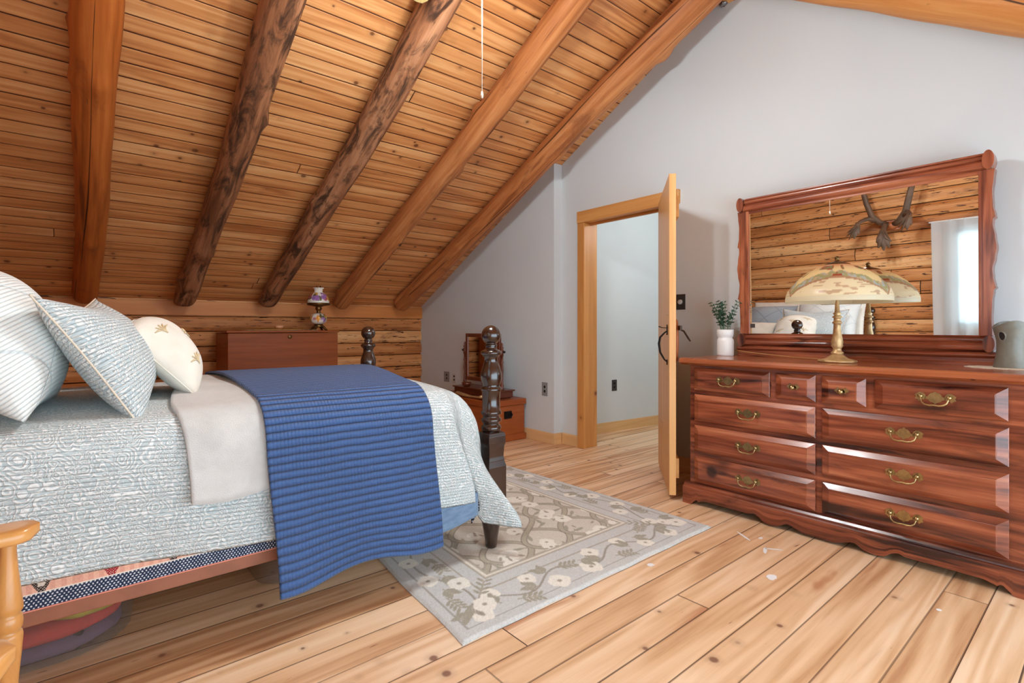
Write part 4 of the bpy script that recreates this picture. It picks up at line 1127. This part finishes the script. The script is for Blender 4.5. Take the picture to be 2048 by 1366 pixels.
# plinth with a scalloped bottom edge
yl, yr_ = 1.762, .235
def scal(t):
    # height of the lower edge along the front
    a = abs(t-.5)*2
    if a > .93: return 0.0
    if a > .90: return .022*sm(.93, .90, a)
    if a > .86: return .022+.012*math.sin((a-.86)/.04*PI)
    if a > .46: return .028+.010*sm(.86, .80, a)
    if a > .40: return .038+.008*math.sin((.46-a)/.06*PI)
    if a > .36: return .038-.022*sm(.40, .36, a)
    if a > .26: return .016-.006*math.sin((.36-a)/.10*PI)
    if a > .20: return .016+.022*sm(.26, .2, a)
    return .038-.026*sm(.2, .08, a)
b = MB(o)
nn = 160
def pl(k, x): 
    t = k/nn; return (x, yl+(yr_-yl)*t, scal(t))
prf = [(2.852, None), (2.852, .098), (2.858, .104), (2.866, .106), (2.868, .112), (2.876, .122), (2.884, .126), (2.895, .126)]
vs = []; fs = []; uv = []
m = len(prf)+1
for k in range(nn+1):
    t = k/nn; y = yl+(yr_-yl)*t; s_ = scal(t)
    vs.append((2.878, y, s_)); uv.append((y, -.03))
    L = 0
    for i, (x, z) in enumerate(prf): vs.append((x, y, s_ if z is None else z)); uv.append((y, (0 if z is None else z)))
for k in range(nn):
    for i in range(m-1): fs.append((k*m+i, k*m+i+1, (k+1)*m+i+1, (k+1)*m+i))
b.add(vs, fs, uv, False)
b.box(2.878, 2.885, yr_, yl, .05, .12, 'y')
b.box(2.87, 3.39, yl-.03, yl-.005, 0, .10, 'x'); b.box(2.87, 3.39, yr_+.005, yr_+.03, 0, .10, 'x')
for yy in (yl, yr_):
    b.add([(2.852, yy, 0), (2.878, yy, 0), (3.38, yy, 0), (3.38, yy, .10), (2.852, yy, .10)], [(0, 1, 2, 3, 4), (4, 3, 2, 1, 0)], grain='x')
b.build('plinth', M['dresser'], ds)
def batwing(b, cy, cz, s, x):
    def poly(P): b.prism([(cy+p[0]*s, cz+p[1]*s) for p in P], x-.0025, x, 'x')
    mid = [(-.020, .012), (-.014, .018), (-.008, .020), (0, .026), (.008, .020), (.014, .018), (.020, .012), (.024, .004), (.034, .002), (.034, -.006), (.022, -.010), (.016, -.018), (.008, -.020), (0, -.026), (-.008, -.020), (-.016, -.018), (-.022, -.010), (-.034, -.006), (-.034, .002), (-.024, .004)]
    poly(mid[::-1])
    for sg in (-1, 1):
        W_ = [(.030, .002), (.034, .012), (.042, .019), (.052, .020), (.062, .014), (.068, .008), (.064, .0), (.068, -.008), (.058, -.012), (.054, -.018), (.046, -.012), (.034, -.008)]
        P = [(sg*p[0], p[1]) for p in W_]
        poly(P if sg < 0 else P[::-1])
        b.lathe([(0, -.0), (.006, -.0), (.006, -.012), (.009, -.013), (.009, -.018), (.004, -.022), (0, -.022)], (x-.002, cy+sg*.047*s, cz+.005*s), 12, 'x')
def make_drawer(y0, y1, z0, z1, kind):
    """y0>y1"""
    b = MB(o)
    ya, yb = max(y0, y1), min(y0, y1)
    m1, m2 = (.034, .026)
    xs = [FX-.001, FX-.010, FX-.012, FX-.028, FX-.031, FX-.032]
    ins = [(0, 0), (0, 0), (.002, .002), (m1, m2), (m1+.001, m2+.001), (m1+.004, m2+.004)]
    vs = []
    for x, (iy, iz) in zip(xs, ins):
        vs += [(x, ya-iy, z0+iz), (x, yb+iy, z0+iz), (x, yb+iy, z1-iz), (x, ya-iy, z1-iz)]
    fs = [(3, 2, 1, 0)]
    for i in range(len(xs)-1):
        for k in range(4): fs.append((i*4+k, i*4+(k+1) % 4, (i+1)*4+(k+1) % 4, (i+1)*4+k))
    n_ = len(xs)*4; fs.append((n_-4, n_-3, n_-2, n_-1))
    b.add(vs, fs, grain='y')
    d = b.build('drawer', M['dresser'], ds)
    cy, cz = (ya+yb)/2, (z0+z1)/2; X = FX-.032
    if kind == 'knob':
        b = MB(o)
        for sg in (-1, 0, 1): b.prism([(cy+sg*.016+.013*math.cos(a)*(1+.2*math.cos(4*a)), cz+(.004 if sg else 0)+.013*math.sin(a)*(1+.2*math.cos(4*a))) for a in [-2*PI*k/20 for k in range(20)]], X-.0025, X, 'x')
        b.lathe([(0, 0), (.005, 0), (.005, -.010), (.011, -.014), (.013, -.020), (.009, -.026), (0, -.028)][::1], (X-.002, cy, cz), 16, 'x')
        tag(b.build('knob', M['brass'], d), 'aged brass knob')
    else:
        b = MB(o); batwing(b, cy, cz+.006, 1.05, X); tag(b.build('backplate', M['brass'], d), 'aged brass backplate')
        b = MB(o); xx = X-.016; w2 = .049
        pts = [(xx, cy+w2, cz+.012), (xx-.004, cy+w2-.002, cz-.002), (xx-.008, cy+w2-.006, cz-.014), (xx-.010, cy+.032, cz-.023), (xx-.010, cy+.016, cz-.026), (xx-.010, cy, cz-.024), (xx-.010, cy-.016, cz-.026), (xx-.010, cy-.032, cz-.023), (xx-.008, cy-w2+.006, cz-.014), (xx-.004, cy-w2+.002, cz-.002), (xx, cy-w2, cz+.012)]
        b.tube(pts, [.0026, .0028, .003, .0036, .0042, .0038, .0042, .0036, .003, .0028, .0026], 10); tag(b.build('bail_pull', M['brass'], d), 'aged brass bail')
LY0, LY1, RY0, RY1 = 1.700, 1.025, .993, .308
for y0, y1, k in ((1.702, 1.252, 'pull'), (1.220, 1.024, 'knob'), (.995, .803, 'knob'), (.768, .310, 'pull')): make_drawer(y0, y1, .692, .828, k)
for z0, z1 in ((.507, .667), (.320, .480), (.134, .294)):
    make_drawer(LY0, LY1, z0, z1, 'pull'); make_drawer(RY0, RY1, z0, z1, 'pull')

# dresser mirror
mr = thing('dresser_mirror', 'wide reddish wood framed mirror standing on the back of the dresser', 'mirror', (3.36, 1.02, .888))
o = Vector((3.36, 1.02, .888))
mr.rotation_euler = (0, math.radians(-1.0), 0)
YA, YB = 1.605, .440       # inside of the pilasters
b = MB(o)
b.box(3.35, 3.395, YB, YA, .90, 1.91, 'z'); b.build('back_panel', M['dresser'], mr)
b = MB(o); b.box(3.340, 3.352, .465, 1.575, 1.040, 1.806); b.box(3.335, 3.341, 1.5, 1.51, 1.30, 1.31)
b = MB(o); b.box(3.343, 3.351, .455, 1.585, 1.035, 1.81); b.build('mirror_glass', M['mirror'], mr)
for y0, y1 in ((1.575, 1.617), (.428, .463)):
    b = MB(o); b.box(3.334, 3.372, y0, y1, 1.03, 1.85, 'z'); b.build('stile', M['dresser'], mr, bevel=.005)
# crown and bottom mouldings: profile in x,z
def mould(name, z0, pr, y0, y1): 
    b = MB(o); b.prism([(3.395, z0)]+[(3.352-p[0], z0+p[1]) for p in pr]+[(3.395, z0+pr[-1][1])], y0, y1, 'y', smooth=False); return b.build(name, M['dresser'], mr)
arc = lambda cx, cz, r, a0, a1, n=7: [(cx+r*math.cos(math.radians(a0+(a1-a0)*k/n)), cz+r*math.sin(math.radians(a0+(a1-a0)*k/n))) for k in range(n+1)]
mould('crown_rail', 1.806, [(.006, 0), (.012, .004), (.012, .012)]+arc(.014, .040, .022, -80, 80)+[(.014, .066)]+arc(.012, .078, .012, -80, 85)+[(.018, .092), (.018, .098)], YB-.01, YA+.01)
mould('bottom_rail', .955, [(.010, 0)]+arc(.014, .022, .016, -85, 80)+[(.018, .042)]+arc(.008, .058, .014, -70, 80)+[(.014, .074), (.006, .080), (.004, .086)], YB-.01, YA+.01)
b = MB(o); b.prism([(3.40, .888), (3.328, .888), (3.328, .900), (3.334, .906), (3.334, .925), (3.326, .930), (3.318, .938), (3.318, .945), (3.326, .952), (3.34, .955), (3.40, .955)], .395, 1.655, 'y'); b.build('base_rail', M['dresser'], mr)
# wavy pilasters + roundels
for ye, sg in ((1.613, 1), (.432, -1)):
    OUT = [(0, 22), (.05, 19), (.13, 14), (.22, 16), (.27, 22), (.295, 25), (.30, 16), (.33, 15), (.40, 22), (.47, 27), (.53, 22), (.60, 14), (.65, 16), (.70, 22), (.715, 26), (.72, 18), (.80, 13), (.9, 11), (1, 13)]
    def wv(t):
        t = 1-t
        for (a_, p_), (b_, q_) in zip(OUT[:-1], OUT[1:]):
            if t <= b_: return .001*(p_+(q_-p_)*sm(a_, b_, t))*1.15
        return .013
    zs = [1.035+.79*k/80 for k in range(81)]
    out = [(ye+sg*(.004+wv(k/80)), z) for k, z in enumerate(zs)]
    P = [(ye-sg*.012, zs[0])]+out+[(ye-sg*.012, zs[-1])]
    if sg > 0: P = P
    b = MB(o); b.prism(P, 3.325, 3.392, 'x', grain='z'); b.build('pilaster', M['dresser'], mr, bevel=.004)
    for zc_, rr in ((1.868, .038), (.995, .034)):
        b = MB(o)
        P = [(ye+sg*.008+.022*math.cos(a), zc_+rr*1.2*math.sin(a)) for a in [2*PI*k/24 for k in range(24)]]
        b.prism(P, 3.308, 3.395, 'x', grain='z'); b.build('roundel', M['dresser'], mr, bevel=.005)

# ------------------------------------------------------------------ table lamp on the dresser
tl = thing('table_lamp', 'gilt table lamp with painted landscape glass shade in front of the mirror', 'lamp', (3.08, .989, .888)); o = tl.location
b = MB(o); b.lathe([(0, 0), (.082, 0), (.086, .006), (.084, .012), (.07, .016), (.05, .022), (.035, .034), (.026, .042)], (o.x, o.y, o.z), 48, wob=lambda a, z: 1+(.06*abs(math.sin(a*4)) if z < .018 else .03*math.sin(a*8))); b.build('base', M['lampgold'], tl)
b = MB(o); b.lathe([(.024, .040), (.030, .046), (.030, .054), (.020, .060), (.020, .075), (.029, .088), (.026, .096), (.029, .105), (.024, .13), (.019, .16), (.017, .19), (.017, .205), (.024, .208), (.022, .213), (.016, .22), (.016, .235), (.025, .238), (.018, .246), (.013, .25), (.020, .258), (.012, .266), (.010, .31), (.006, .33), (.006, .50)], (o.x, o.y, o.z), 24); b.build('stem', M['lampgold'], tl)
def vn(x, y, sd=0):
    def h(i, j):
        v = math.sin(i*127.1+j*311.7+sd*74.7)*43758.5453; return v-math.floor(v)
    i, j = math.floor(x), math.floor(y); fx_, fy_ = x-i, y-j; fx_ = fx_*fx_*(3-2*fx_); fy_ = fy_*fy_*(3-2*fy_)
    return (h(i, j)*(1-fx_)+h(i+1, j)*fx_)*(1-fy_)+(h(i, j+1)*(1-fx_)+h(i+1, j+1)*fx_)*fy_
def land(a, t, z):
    # t 0 at rim .. 1 at top; the painting repeats around the shade
    q = (a+PI+.74) % (2*PI); x = q*3
    f = lambda sx, st, sd: vn(x*sx, t*st, sd)
    A = lambda *c: np.array(lin(*c)[:3])
    cream, sky, peach, grn, brn, rust, blue, rim = A(250, 240, 208), A(252, 236, 182), A(240, 176, 112), A(168, 172, 108), A(186, 128, 76), A(196, 100, 62), A(196, 214, 216), A(240, 232, 206)
    k = sm(.62, .97, t); c = sky*(1-k)+peach*k
    pond = .10+.34*max(0, math.sin((q % 2.1)/2.1*PI))**.8
    n = f(3, 14, 1)
    if t < .085: c = rim
    elif t < pond-.03:
        c = cream
        if f(2.2, 46, 2) > .80: c = c*.5+brn*.5
    elif t < pond+.035*f(4, 3, 3): c = brn*.6+rust*.15+cream*.25
    elif t < pond+.12+.10*n:
        w = f(5, 24, 4); c = (grn*.75+cream*.25) if w > .45 else (brn*.45+cream*.55) if w > .25 else blue
    if t > .48 and t < .84 and f(1.6, 5.5, 6) > .70:
        c = (rust*.6+brn*.4) if f(7, 28, 7) > .42 else grn*.9
    if abs((q % 2.1)-1.05) < .12 and abs(t-pond-.05) < .03: c = rust
    return (*c, 1)
pr = [(.242, .318), (.243, .335), (.241, .352), (.232, .378), (.210, .410), (.178, .446), (.140, .476), (.095, .502), (.055, .516), (.035, .520)]
pr2 = [pr[0]]+[(pr[i][0]+(pr[i+1][0]-pr[i][0])*k/6, pr[i][1]+(pr[i+1][1]-pr[i][1])*k/6) for i in range(len(pr)-1) for k in range(1, 7)]
b = MB(o); b.lathe(pr2, (o.x, o.y, o.z), 300, colfn=land); b.build('shade', M['vc_shade'], tl, solid=.003)
b = MB(o); b.lathe([(.062, .514), (.058, .520), (.03, .530), (.012, .536), (.009, .545), (.013, .552), (.008, .56), (0, .563)], (o.x, o.y, o.z), 28); b.build('finial_cap', M['bronze'], tl)
b = MB(o); b.tube([(3.15, 1.02, .893), (3.24, 1.15, .893), (3.285, 1.30, .895), (3.30, 1.45, .905), (3.305, 1.58, .915), (3.315, 1.66, .925)], .003, 8); b.build('cord', M['cord'], tl)

# ------------------------------------------------------------------ plant
pt = thing('potted_plant', 'small eucalyptus sprigs in a white ribbed vase at the left end of the dresser', 'plant', (3.262, 1.702, .888)); o = pt.location
b = MB(o); prof = [(0, 0), (.048, 0), (.051, .004), (.052, .012), (.052, .095), (.050, .106), (.045, .114), (.043, .118), (.047, .126), (.051, .14), (.0515, .168), (.049, .172), (.045, .170), (.044, .13), (0, .13)]
b.lathe(prof, (o.x, o.y, o.z), 96, wob=lambda a, z: 1+.010*math.sin(a*30)*(1 if .005 < z < .172 else 0)); b.build('vase', M['white_ceramic'], pt)
R = random.Random(12); bs = MB(o); bl = MB(o)
for k in range(15):
    a = R.uniform(0, 2*PI); sp_ = R.uniform(.02, .095); h = R.uniform(.10, .205)
    if k < 4: sp_ = R.uniform(.08, .115); a = [2.5, 3.6, 4.4, 1.7][k]; h = .19
    p0 = Vector((o.x+.02*math.cos(a), o.y+.02*math.sin(a), o.z+.13))
    if o.x+sp_*math.cos(a) > 3.33: sp_ = .05
    p2 = Vector((o.x+sp_*math.cos(a), o.y+sp_*math.sin(a), o.z+.172+h*.92)); p1 = (p0+p2)/2+Vector((-.012*math.cos(a), -.012*math.sin(a), .03))
    P = [p0*(1-t)**2+p1*2*t*(1-t)+p2*t*t for t in [i/9 for i in range(10)]]
    bs.tube(P, [.0018]*9+[.0008], 5)
    for i in range(3, 10):
        for sd in (0, 1):
            tdir = (P[min(i+1, 9)]-P[i-1]).normalized()
            q = R.uniform(0, 2*PI) if i == 9 else (i*1.4+sd*PI+k)
            e1 = tdir.cross(Vector((.3, .2, 1))).normalized(); e2 = tdir.cross(e1)
            ld = (e1*math.cos(q)+e2*math.sin(q)+tdir*.45).normalized(); wd = ld.cross(tdir).normalized(); up = wd.cross(ld)
            l = R.uniform(.020, .032)*(1.15-.05*i); w_ = l*.38; bpt = P[i]
            v = [bpt, bpt+ld*l*.35+wd*w_+up*.002, bpt+ld*l*.75+wd*w_*.8+up*.001, bpt+ld*l, bpt+ld*l*.75-wd*w_*.8+up*.001, bpt+ld*l*.35-wd*w_+up*.002, bpt+ld*l*.5-up*.002]
            bl.add([tuple(x) for x in v], [(0, 1, 6), (1, 2, 6), (2, 3, 6), (3, 4, 6), (4, 5, 6), (5, 0, 6)], uvs=[(x.x, x.y) for x in v], smooth=True)
bs.build('stems', M['stem'], pt); bl.build('leaves', M['leaf'], pt, solid=.0008)

# ------------------------------------------------------------------ grey vase and doily
b = MB((3.215, .36, .888)); cx_, cy_ = 3.225, .335
P = [(cx_+.115*(1+.07*abs(math.sin(a*9)))*math.cos(a), cy_+.155*(1+.07*abs(math.sin(a*9)))*math.sin(a)) for a in [2*PI*k/144 for k in range(144)]]
P = [(p[0], max(p[1], .235)) for p in P]; P = [(min(p[0], 3.31), p[1]) for p in P]
b.prism(P, .8885, .8905, 'z'); o_ = b.build('lace_doily', M['lace']); o_.location = (3.215, .36, .888); tag(o_, 'cream scalloped lace doily on the right end of the dresser', 'doily')
gv = thing('grey_vase', 'grey-green ceramic vessel with wavy rim and oval hole on the doily', 'vase', (3.235, .338, .8905)); o = gv.location
def gz(a): return .196+.016*math.sin(2*a+.9)
b = MB(o)
def gfun(u, v):
    a = 2*PI*u; H_ = gz(a); z = v*H_
    r = .062-.012*math.sin(PI*min(1, z/.19))**1.2+.004*sm(.12, .2, z)
    return (o.x+r*math.cos(a), o.y+r*math.sin(a), o.z+z)
def gin(u, v):
    a = 2*PI*u; H_ = gz(a); z = H_-v*(H_-.02)
    r = .055-.012*math.sin(PI*min(1, z/.19))**1.2+.004*sm(.12, .2, z)
    return (o.x+r*math.cos(a), o.y+r*math.sin(a), o.z+z)
b.grid(gfun, 64, 24); b.grid(gin, 64, 14)
# rim
vs = []; 
for k in range(65):
    vs += [gfun(k/64, 1), gin(k/64, 0)]
b.add(vs, [(2*k, 2*k+2, 2*k+3, 2*k+1) for k in range(64)], uvs=[(0, 0)]*len(vs), smooth=True)
b.add([gfun(k/64, 0) for k in range(64)], [tuple(range(63, -1, -1))]); b.add([gin(k/64, 1) for k in range(64)], [tuple(range(64))])
b.build('vessel', M['greypot'], gv)
ah = math.radians(152)
def gs(t, k, off):
    z = .143+.0195*k*math.sin(t); a = ah+.0125*k*math.cos(t)/.054
    r = .062-.012*math.sin(PI*min(1, z/.19))**1.2+.004*sm(.12, .2, z)+off
    return (o.x+r*math.cos(a), o.y+r*math.sin(a), o.z+z)
tt = [2*PI*k/28 for k in range(29)]
b = MB(o); b.tube([gs(t, 1.05, .0005) for t in tt], .0026, 8, caps=False); b.build('hole_rim', M['greypot'], gv)
b = MB(o); b.add([gs(0, 0, .0012)]+[gs(t, .55, .0012) for t in tt]+[gs(t, 1.0, .0012) for t in tt], [(0, k+1, k+2) for k in range(28)]+[(k+1, 30+k, 31+k, k+2) for k in range(28)]); b.build('oval_hole', M['hole'], gv)

# ------------------------------------------------------------------ rocking chair at the left edge
ch = thing('armchair', 'golden oak wooden armchair with turned arm posts at the left edge of the photo', 'chair', (-.37, 1.08, 0))
def arm(y):
    b = MB()
    def fn(u, v):
        x = -.18+.495*u; a = 2*PI*v
        w_ = .028+.016*sm(.55, .9, u)
        en = math.sqrt(max(0, 1-max(0, (u-.93)/.07)**2)) if u > .93 else 1
        ca, sa = math.cos(a), math.sin(a)
        return (x, y+w_*max(en, .02)*math.copysign(abs(ca)**.6, ca), .689+.015*(.55+.45*en)*math.copysign(abs(sa)**.6, sa)-.006*(1-u)+.004*(1-en))
    b.grid(fn, 44, 28, uvfn=lambda u, v: (u*.6, v*.2))
    b.build('armrest', M['oak'], ch)
    b = MB()
    b.lathe([(.013, .40), (.0145, .425), (.0185, .47), (.0205, .500), (.0195, .506), (.0155, .509), (.0195, .514), (.0205, .525), (.0195, .537), (.0155, .541), (.0205, .547), (.0205, .556), (.0175, .585), (.0135, .625), (.0115, .655), (.0115, .682)], (.272, y, 0), 24)
    b.build('arm_post', M['oak'], ch)
    b = MB(); b.lathe([(.010, .40), (.015, .50), (.011, .58), (.010, .682)], (.05, y, 0), 14); b.build('arm_spindle', M['oak'], ch)
for y in (.25, -.25): arm(y)
b = MB(); P = [(-.19, -.22), (-.19, .22), (0, .28), (.27, .285), (.30, .2), (.30, -.2), (.27, -.285), (0, -.28)]
b.prism(P[::-1], .375, .402, 'z', grain='x'); b.build('seat', M['oak'], ch, bevel=.008)
for sx, sy in ((1, 1), (1, -1), (-1, 1), (-1, -1)):
    e_ = 1 if sx > 0 else .72; b = MB(); b.tube([(.20*sx*e_, .19*sy, .38), (.215*sx*e_, .205*sy, .26), (.23*sx*e_, .22*sy, .12), (.24*sx*e_, .23*sy, 0)], [.016, .021, .018, .013], 14); b.build('leg', M['oak'], ch)
b = MB(); b.tube([(-.16, .21, .17), (.225, .21, .17)], .010, 10); b.tube([(-.16, -.21, .17), (.225, -.21, .17)], .010, 10); b.tube([(0, -.21, .17), (0, .21, .17)], .010, 10); b.build('stretcher', M['oak'], ch)
for k in range(7):
    y = -.19+.38*k/6
    b = MB(); b.tube([(-.16, y, .40), (-.18, y*1.08, .60), (-.20, y*1.15, .775)], [.008, .010, .008], 10); b.build('back_spindle', M['oak'], ch)
b = MB(); b.tube([(-.204, -.25+.5*k/10, .775+.03*math.sin(PI*k/10)) for k in range(11)], [.026]*11, 14, flat=.4); b.build('top_rail', M['oak'], ch)

# ------------------------------------------------------------------ curtain
ct = thing('sheer_curtain', 'white sheer curtain over the window, seen in the mirror', 'curtain', (XL+.13, .75, 2.1))
b = MB(ct.location)
def cf(u, v):
    y = .10+1.31*u; z = 2.115-1.60*v
    fl = .012+.010*v
    return (XL+.10+fl*math.sin(u*58+.7*math.sin(u*9))*(.6+.4*math.sin(u*13)**2), y-.04*v*(u-.5), z)
b.grid(cf, 240, 24); b.build('panel', M['curtain'], ct)
b = MB(ct.location); b.tube([(XL+.10, .05, 2.108), (XL+.10, 1.43, 2.108)], .009, 10)
b.tube([(XL+.02, .06, 2.108), (XL+.10, .06, 2.108)], .006, 8); b.tube([(XL+.02, 1.42, 2.108), (XL+.10, 1.42, 2.108)], .006, 8); b.build('curtain_rod', M['white_ceramic'], ct)

# ------------------------------------------------------------------ antlers on the log wall
AO = len(bpy.data.objects)
an = thing('antlers', 'mounted caribou antlers on the log wall, seen in the mirror', 'antlers', (XL+.05, 1.83, 2.13)); o = an.location
b = MB(o); b.prism([(1.76, 2.08), (1.90, 2.08), (1.91, 2.13), (1.88, 2.19), (1.78, 2.19), (1.75, 2.13)], XL+.045, XL+.10, 'x'); b.ell((XL+.12, 1.83, 2.13), (.045, .06, .045)); b.build('mount', M['leather'], an)
def palm(b, p, d, side, s=1.0):
    """flattened tine hand with points"""
    p = Vector(p); d = Vector(d).normalized(); sd = Vector(side).normalized()
    for k, (a_, l_) in enumerate(((-.75, .085), (-.35, .12), (.0, .135), (.35, .115), (.7, .08))):
        q = d*math.cos(a_)+sd*math.sin(a_)
        b.tube([p-d*.06, p+q*l_*.5*s*1.15, p+q*l_*s*1.15], [.024*s, .032*s, .007*s], 10, flat=.4)
X_ = XL+.14
b = MB(o)
b.tube([(X_, 1.87, 2.14), (X_+.05, 1.93, 2.17), (X_+.12, 1.99, 2.25), (X_+.16, 2.03, 2.40), (X_+.14, 2.08, 2.60), (X_+.10, 2.14, 2.78)], [.04, .039, .036, .034, .03, .024], 12, flat=.8)
b.tube([(X_+.05, 1.94, 2.18), (X_+.14, 2.02, 2.22), (X_+.20, 2.08, 2.19), (X_+.24, 2.115, 2.14)], [.032, .03, .026, .028], 12, flat=.8)
palm(b, (X_+.24, 2.12, 2.12), (.2, .4, -.9), (0, 1, .3))
b.tube([(X_+.02, 1.89, 2.15), (X_+.10, 1.87, 2.12), (X_+.18, 1.86, 2.06), (X_+.21, 1.855, 2.02)], [.032, .028, .024, .026], 12, flat=.8)
palm(b, (X_+.21, 1.855, 2.00), (.1, -.05, -1), (0, 1, 0), 1.15)
b.build('antler', M['antler'], an)
b = MB(o)
b.tube([(X_, 1.79, 2.14), (X_+.06, 1.73, 2.17), (X_+.13, 1.66, 2.25), (X_+.17, 1.62, 2.40), (X_+.15, 1.58, 2.60), (X_+.10, 1.52, 2.78)], [.04, .039, .037, .034, .03, .024], 12, flat=.8)
b.tube([(X_+.08, 1.70, 2.20), (X_+.17, 1.63, 2.23), (X_+.24, 1.60, 2.20), (X_+.27, 1.61, 2.17)], [.032, .027, .022, .022], 12, flat=.8)
palm(b, (X_+.27, 1.62, 2.15), (.1, .3, -.9), (0, 1, .3), .95)
b.build('antler', M['antler'], an)

an.location.y -= .06

# ------------------------------------------------------------------ ceiling fan with pull cord
FXc, FYc = 1.32, 1.77
fan = thing('ceiling_fan', 'ceiling fan with cane blades and a long white pull cord under the ridge', 'ceiling fan', (FXc, FYc, 2.78)); o = fan.location
b = MB(o); b.lathe([(0, 3.312), (.07, 3.312), (.075, 3.29), (.05, 3.26), (.014, 3.24), (.014, 2.92), (.03, 2.91), (.10, 2.89), (.125, 2.86), (.125, 2.80), (.10, 2.76), (.06, 2.74), (.06, 2.72), (.05, 2.70), (0, 2.70)], (FXc, FYc-.07*0, 0), 32); b.build('motor', M['bronze'], fan)
for k in range(4):
    a = math.radians(88+90*k); b = MB(o); c_, s_ = math.cos(a), math.sin(a)
    def bp(r, w_, z): return (FXc+r*c_-w_*s_, FYc+r*s_+w_*c_, z)
    P = []
    for r, w_ in ((.20, .045), (.30, .06), (.50, .068), (.60, .066), (.635, .055), (.645, .03)): P.append((r, w_))
    out = P+[(r, -w_) for r, w_ in P[::-1]]
    m_ = len(out)
    v = [bp(r, w_, 2.795+.10*w_) for r, w_ in out]+[bp(r, w_, 2.803+.10*w_) for r, w_ in out]
    b.add(v, [tuple(range(m_-1, -1, -1)), tuple(range(m_, 2*m_))]+[(i, (i+1) % m_, m_+(i+1) % m_, m_+i) for i in range(m_)])
    bl_ = b.build('blade', M['fanblade'], fan)
    b = MB(o); b.tube([bp(.10, 0, 2.79), bp(.16, 0, 2.785), (bp(.26, 0, 2.792))], [.012, .014, .02], 8, flat=.35); b.build('blade_arm', M['bronze'], bl_)
for k in range(3):
    a = math.radians(30+120*k); c_, s_ = math.cos(a), math.sin(a)
    b = MB(o); b.tube([(FXc+.04*c_, FYc+.04*s_, 2.72), (FXc+.10*c_, FYc+.10*s_, 2.70), (FXc+.125*c_, FYc+.125*s_, 2.675)], .009, 8); la = b.build('light_arm', M['bronze'], fan)
    b = MB(o)
    ax = Vector((c_*.55, s_*.55, -.83)).normalized(); st = Vector((FXc+.125*c_, FYc+.125*s_, 2.675))
    b.tube([tuple(st+ax*q) for q in (0, .015, .03, .06, .085, .10)], [.02, .03, .042, .05, .055, .064], 20, caps=False); b.build('glass_shade', M['frost'], la, solid=.003)
b = MB(o); b.tube([(FXc, FYc, 2.70), (FXc, FYc, 2.078)], .0022, 6); b.tube([(FXc, FYc, 2.078), (FXc, FYc, 2.066), (FXc, FYc, 2.05)], [.003, .0055, .005], 8); b.build('pull_cord', M['string'], fan)

# ------------------------------------------------------------------ light
W = bpy.data.worlds.new('sky'); SC.world = W; W.use_nodes = True
bg = W.node_tree.nodes['Background']; bg.inputs[0].default_value = (.68, .87, 1.0, 1); bg.inputs[1].default_value = 6.6
def lamp(name, typ, loc, power, col, **kw):
    l = bpy.data.lights.new(name, typ); l.energy = power; l.color = col
    for k, v in kw.items(): setattr(l, k, v)
    ob = bpy.data.objects.new(name, l); COL.objects.link(ob); ob.location = loc; return ob
for k in range(3):
    a = math.radians(30+120*k)
    lamp('fan_bulb', 'POINT', (FXc+.185*math.cos(a), FYc+.185*math.sin(a), 2.575), 43, (.90, .97, 1.0), shadow_soft_size=.05)
wl = lamp('window_daylight', 'AREA', (XL-.22, .76, 1.48), 8, (.84, .93, 1.0), shape='RECTANGLE', size=.95, size_y=1.08)
wl.rotation_euler = (0, -PI/2, 0)
lamp('hall_fill_light', 'POINT', (4.5, 2.2, 2.2), 25, (1, .97, .93), shadow_soft_size=.12)  # unseen lamp added to brighten the hall beyond the doorway, no fixture

# ------------------------------------------------------------------ camera
cam = bpy.data.cameras.new('camera'); co = bpy.data.objects.new('camera', cam); COL.objects.link(co)
cam.sensor_width = 36; cam.lens = 36*1034/2048
th = math.atan(1231/1034)
co.location = (0, 0, 1.07)
co.rotation_euler = (PI/2, 0, -(PI/2-th))
cam.shift_y = -(683-656)/2048
cam.clip_start = .02
SC.camera = co
SC.view_settings.view_transform = 'Standard'; SC.view_settings.look = 'None'; SC.view_settings.gamma = 1; SC.view_settings.use_curve_mapping = False
SC.view_settings.exposure = -0.15
SC.cycles.max_bounces = 12; SC.cycles.diffuse_bounces = 10; SC.cycles.transparent_max_bounces = 12
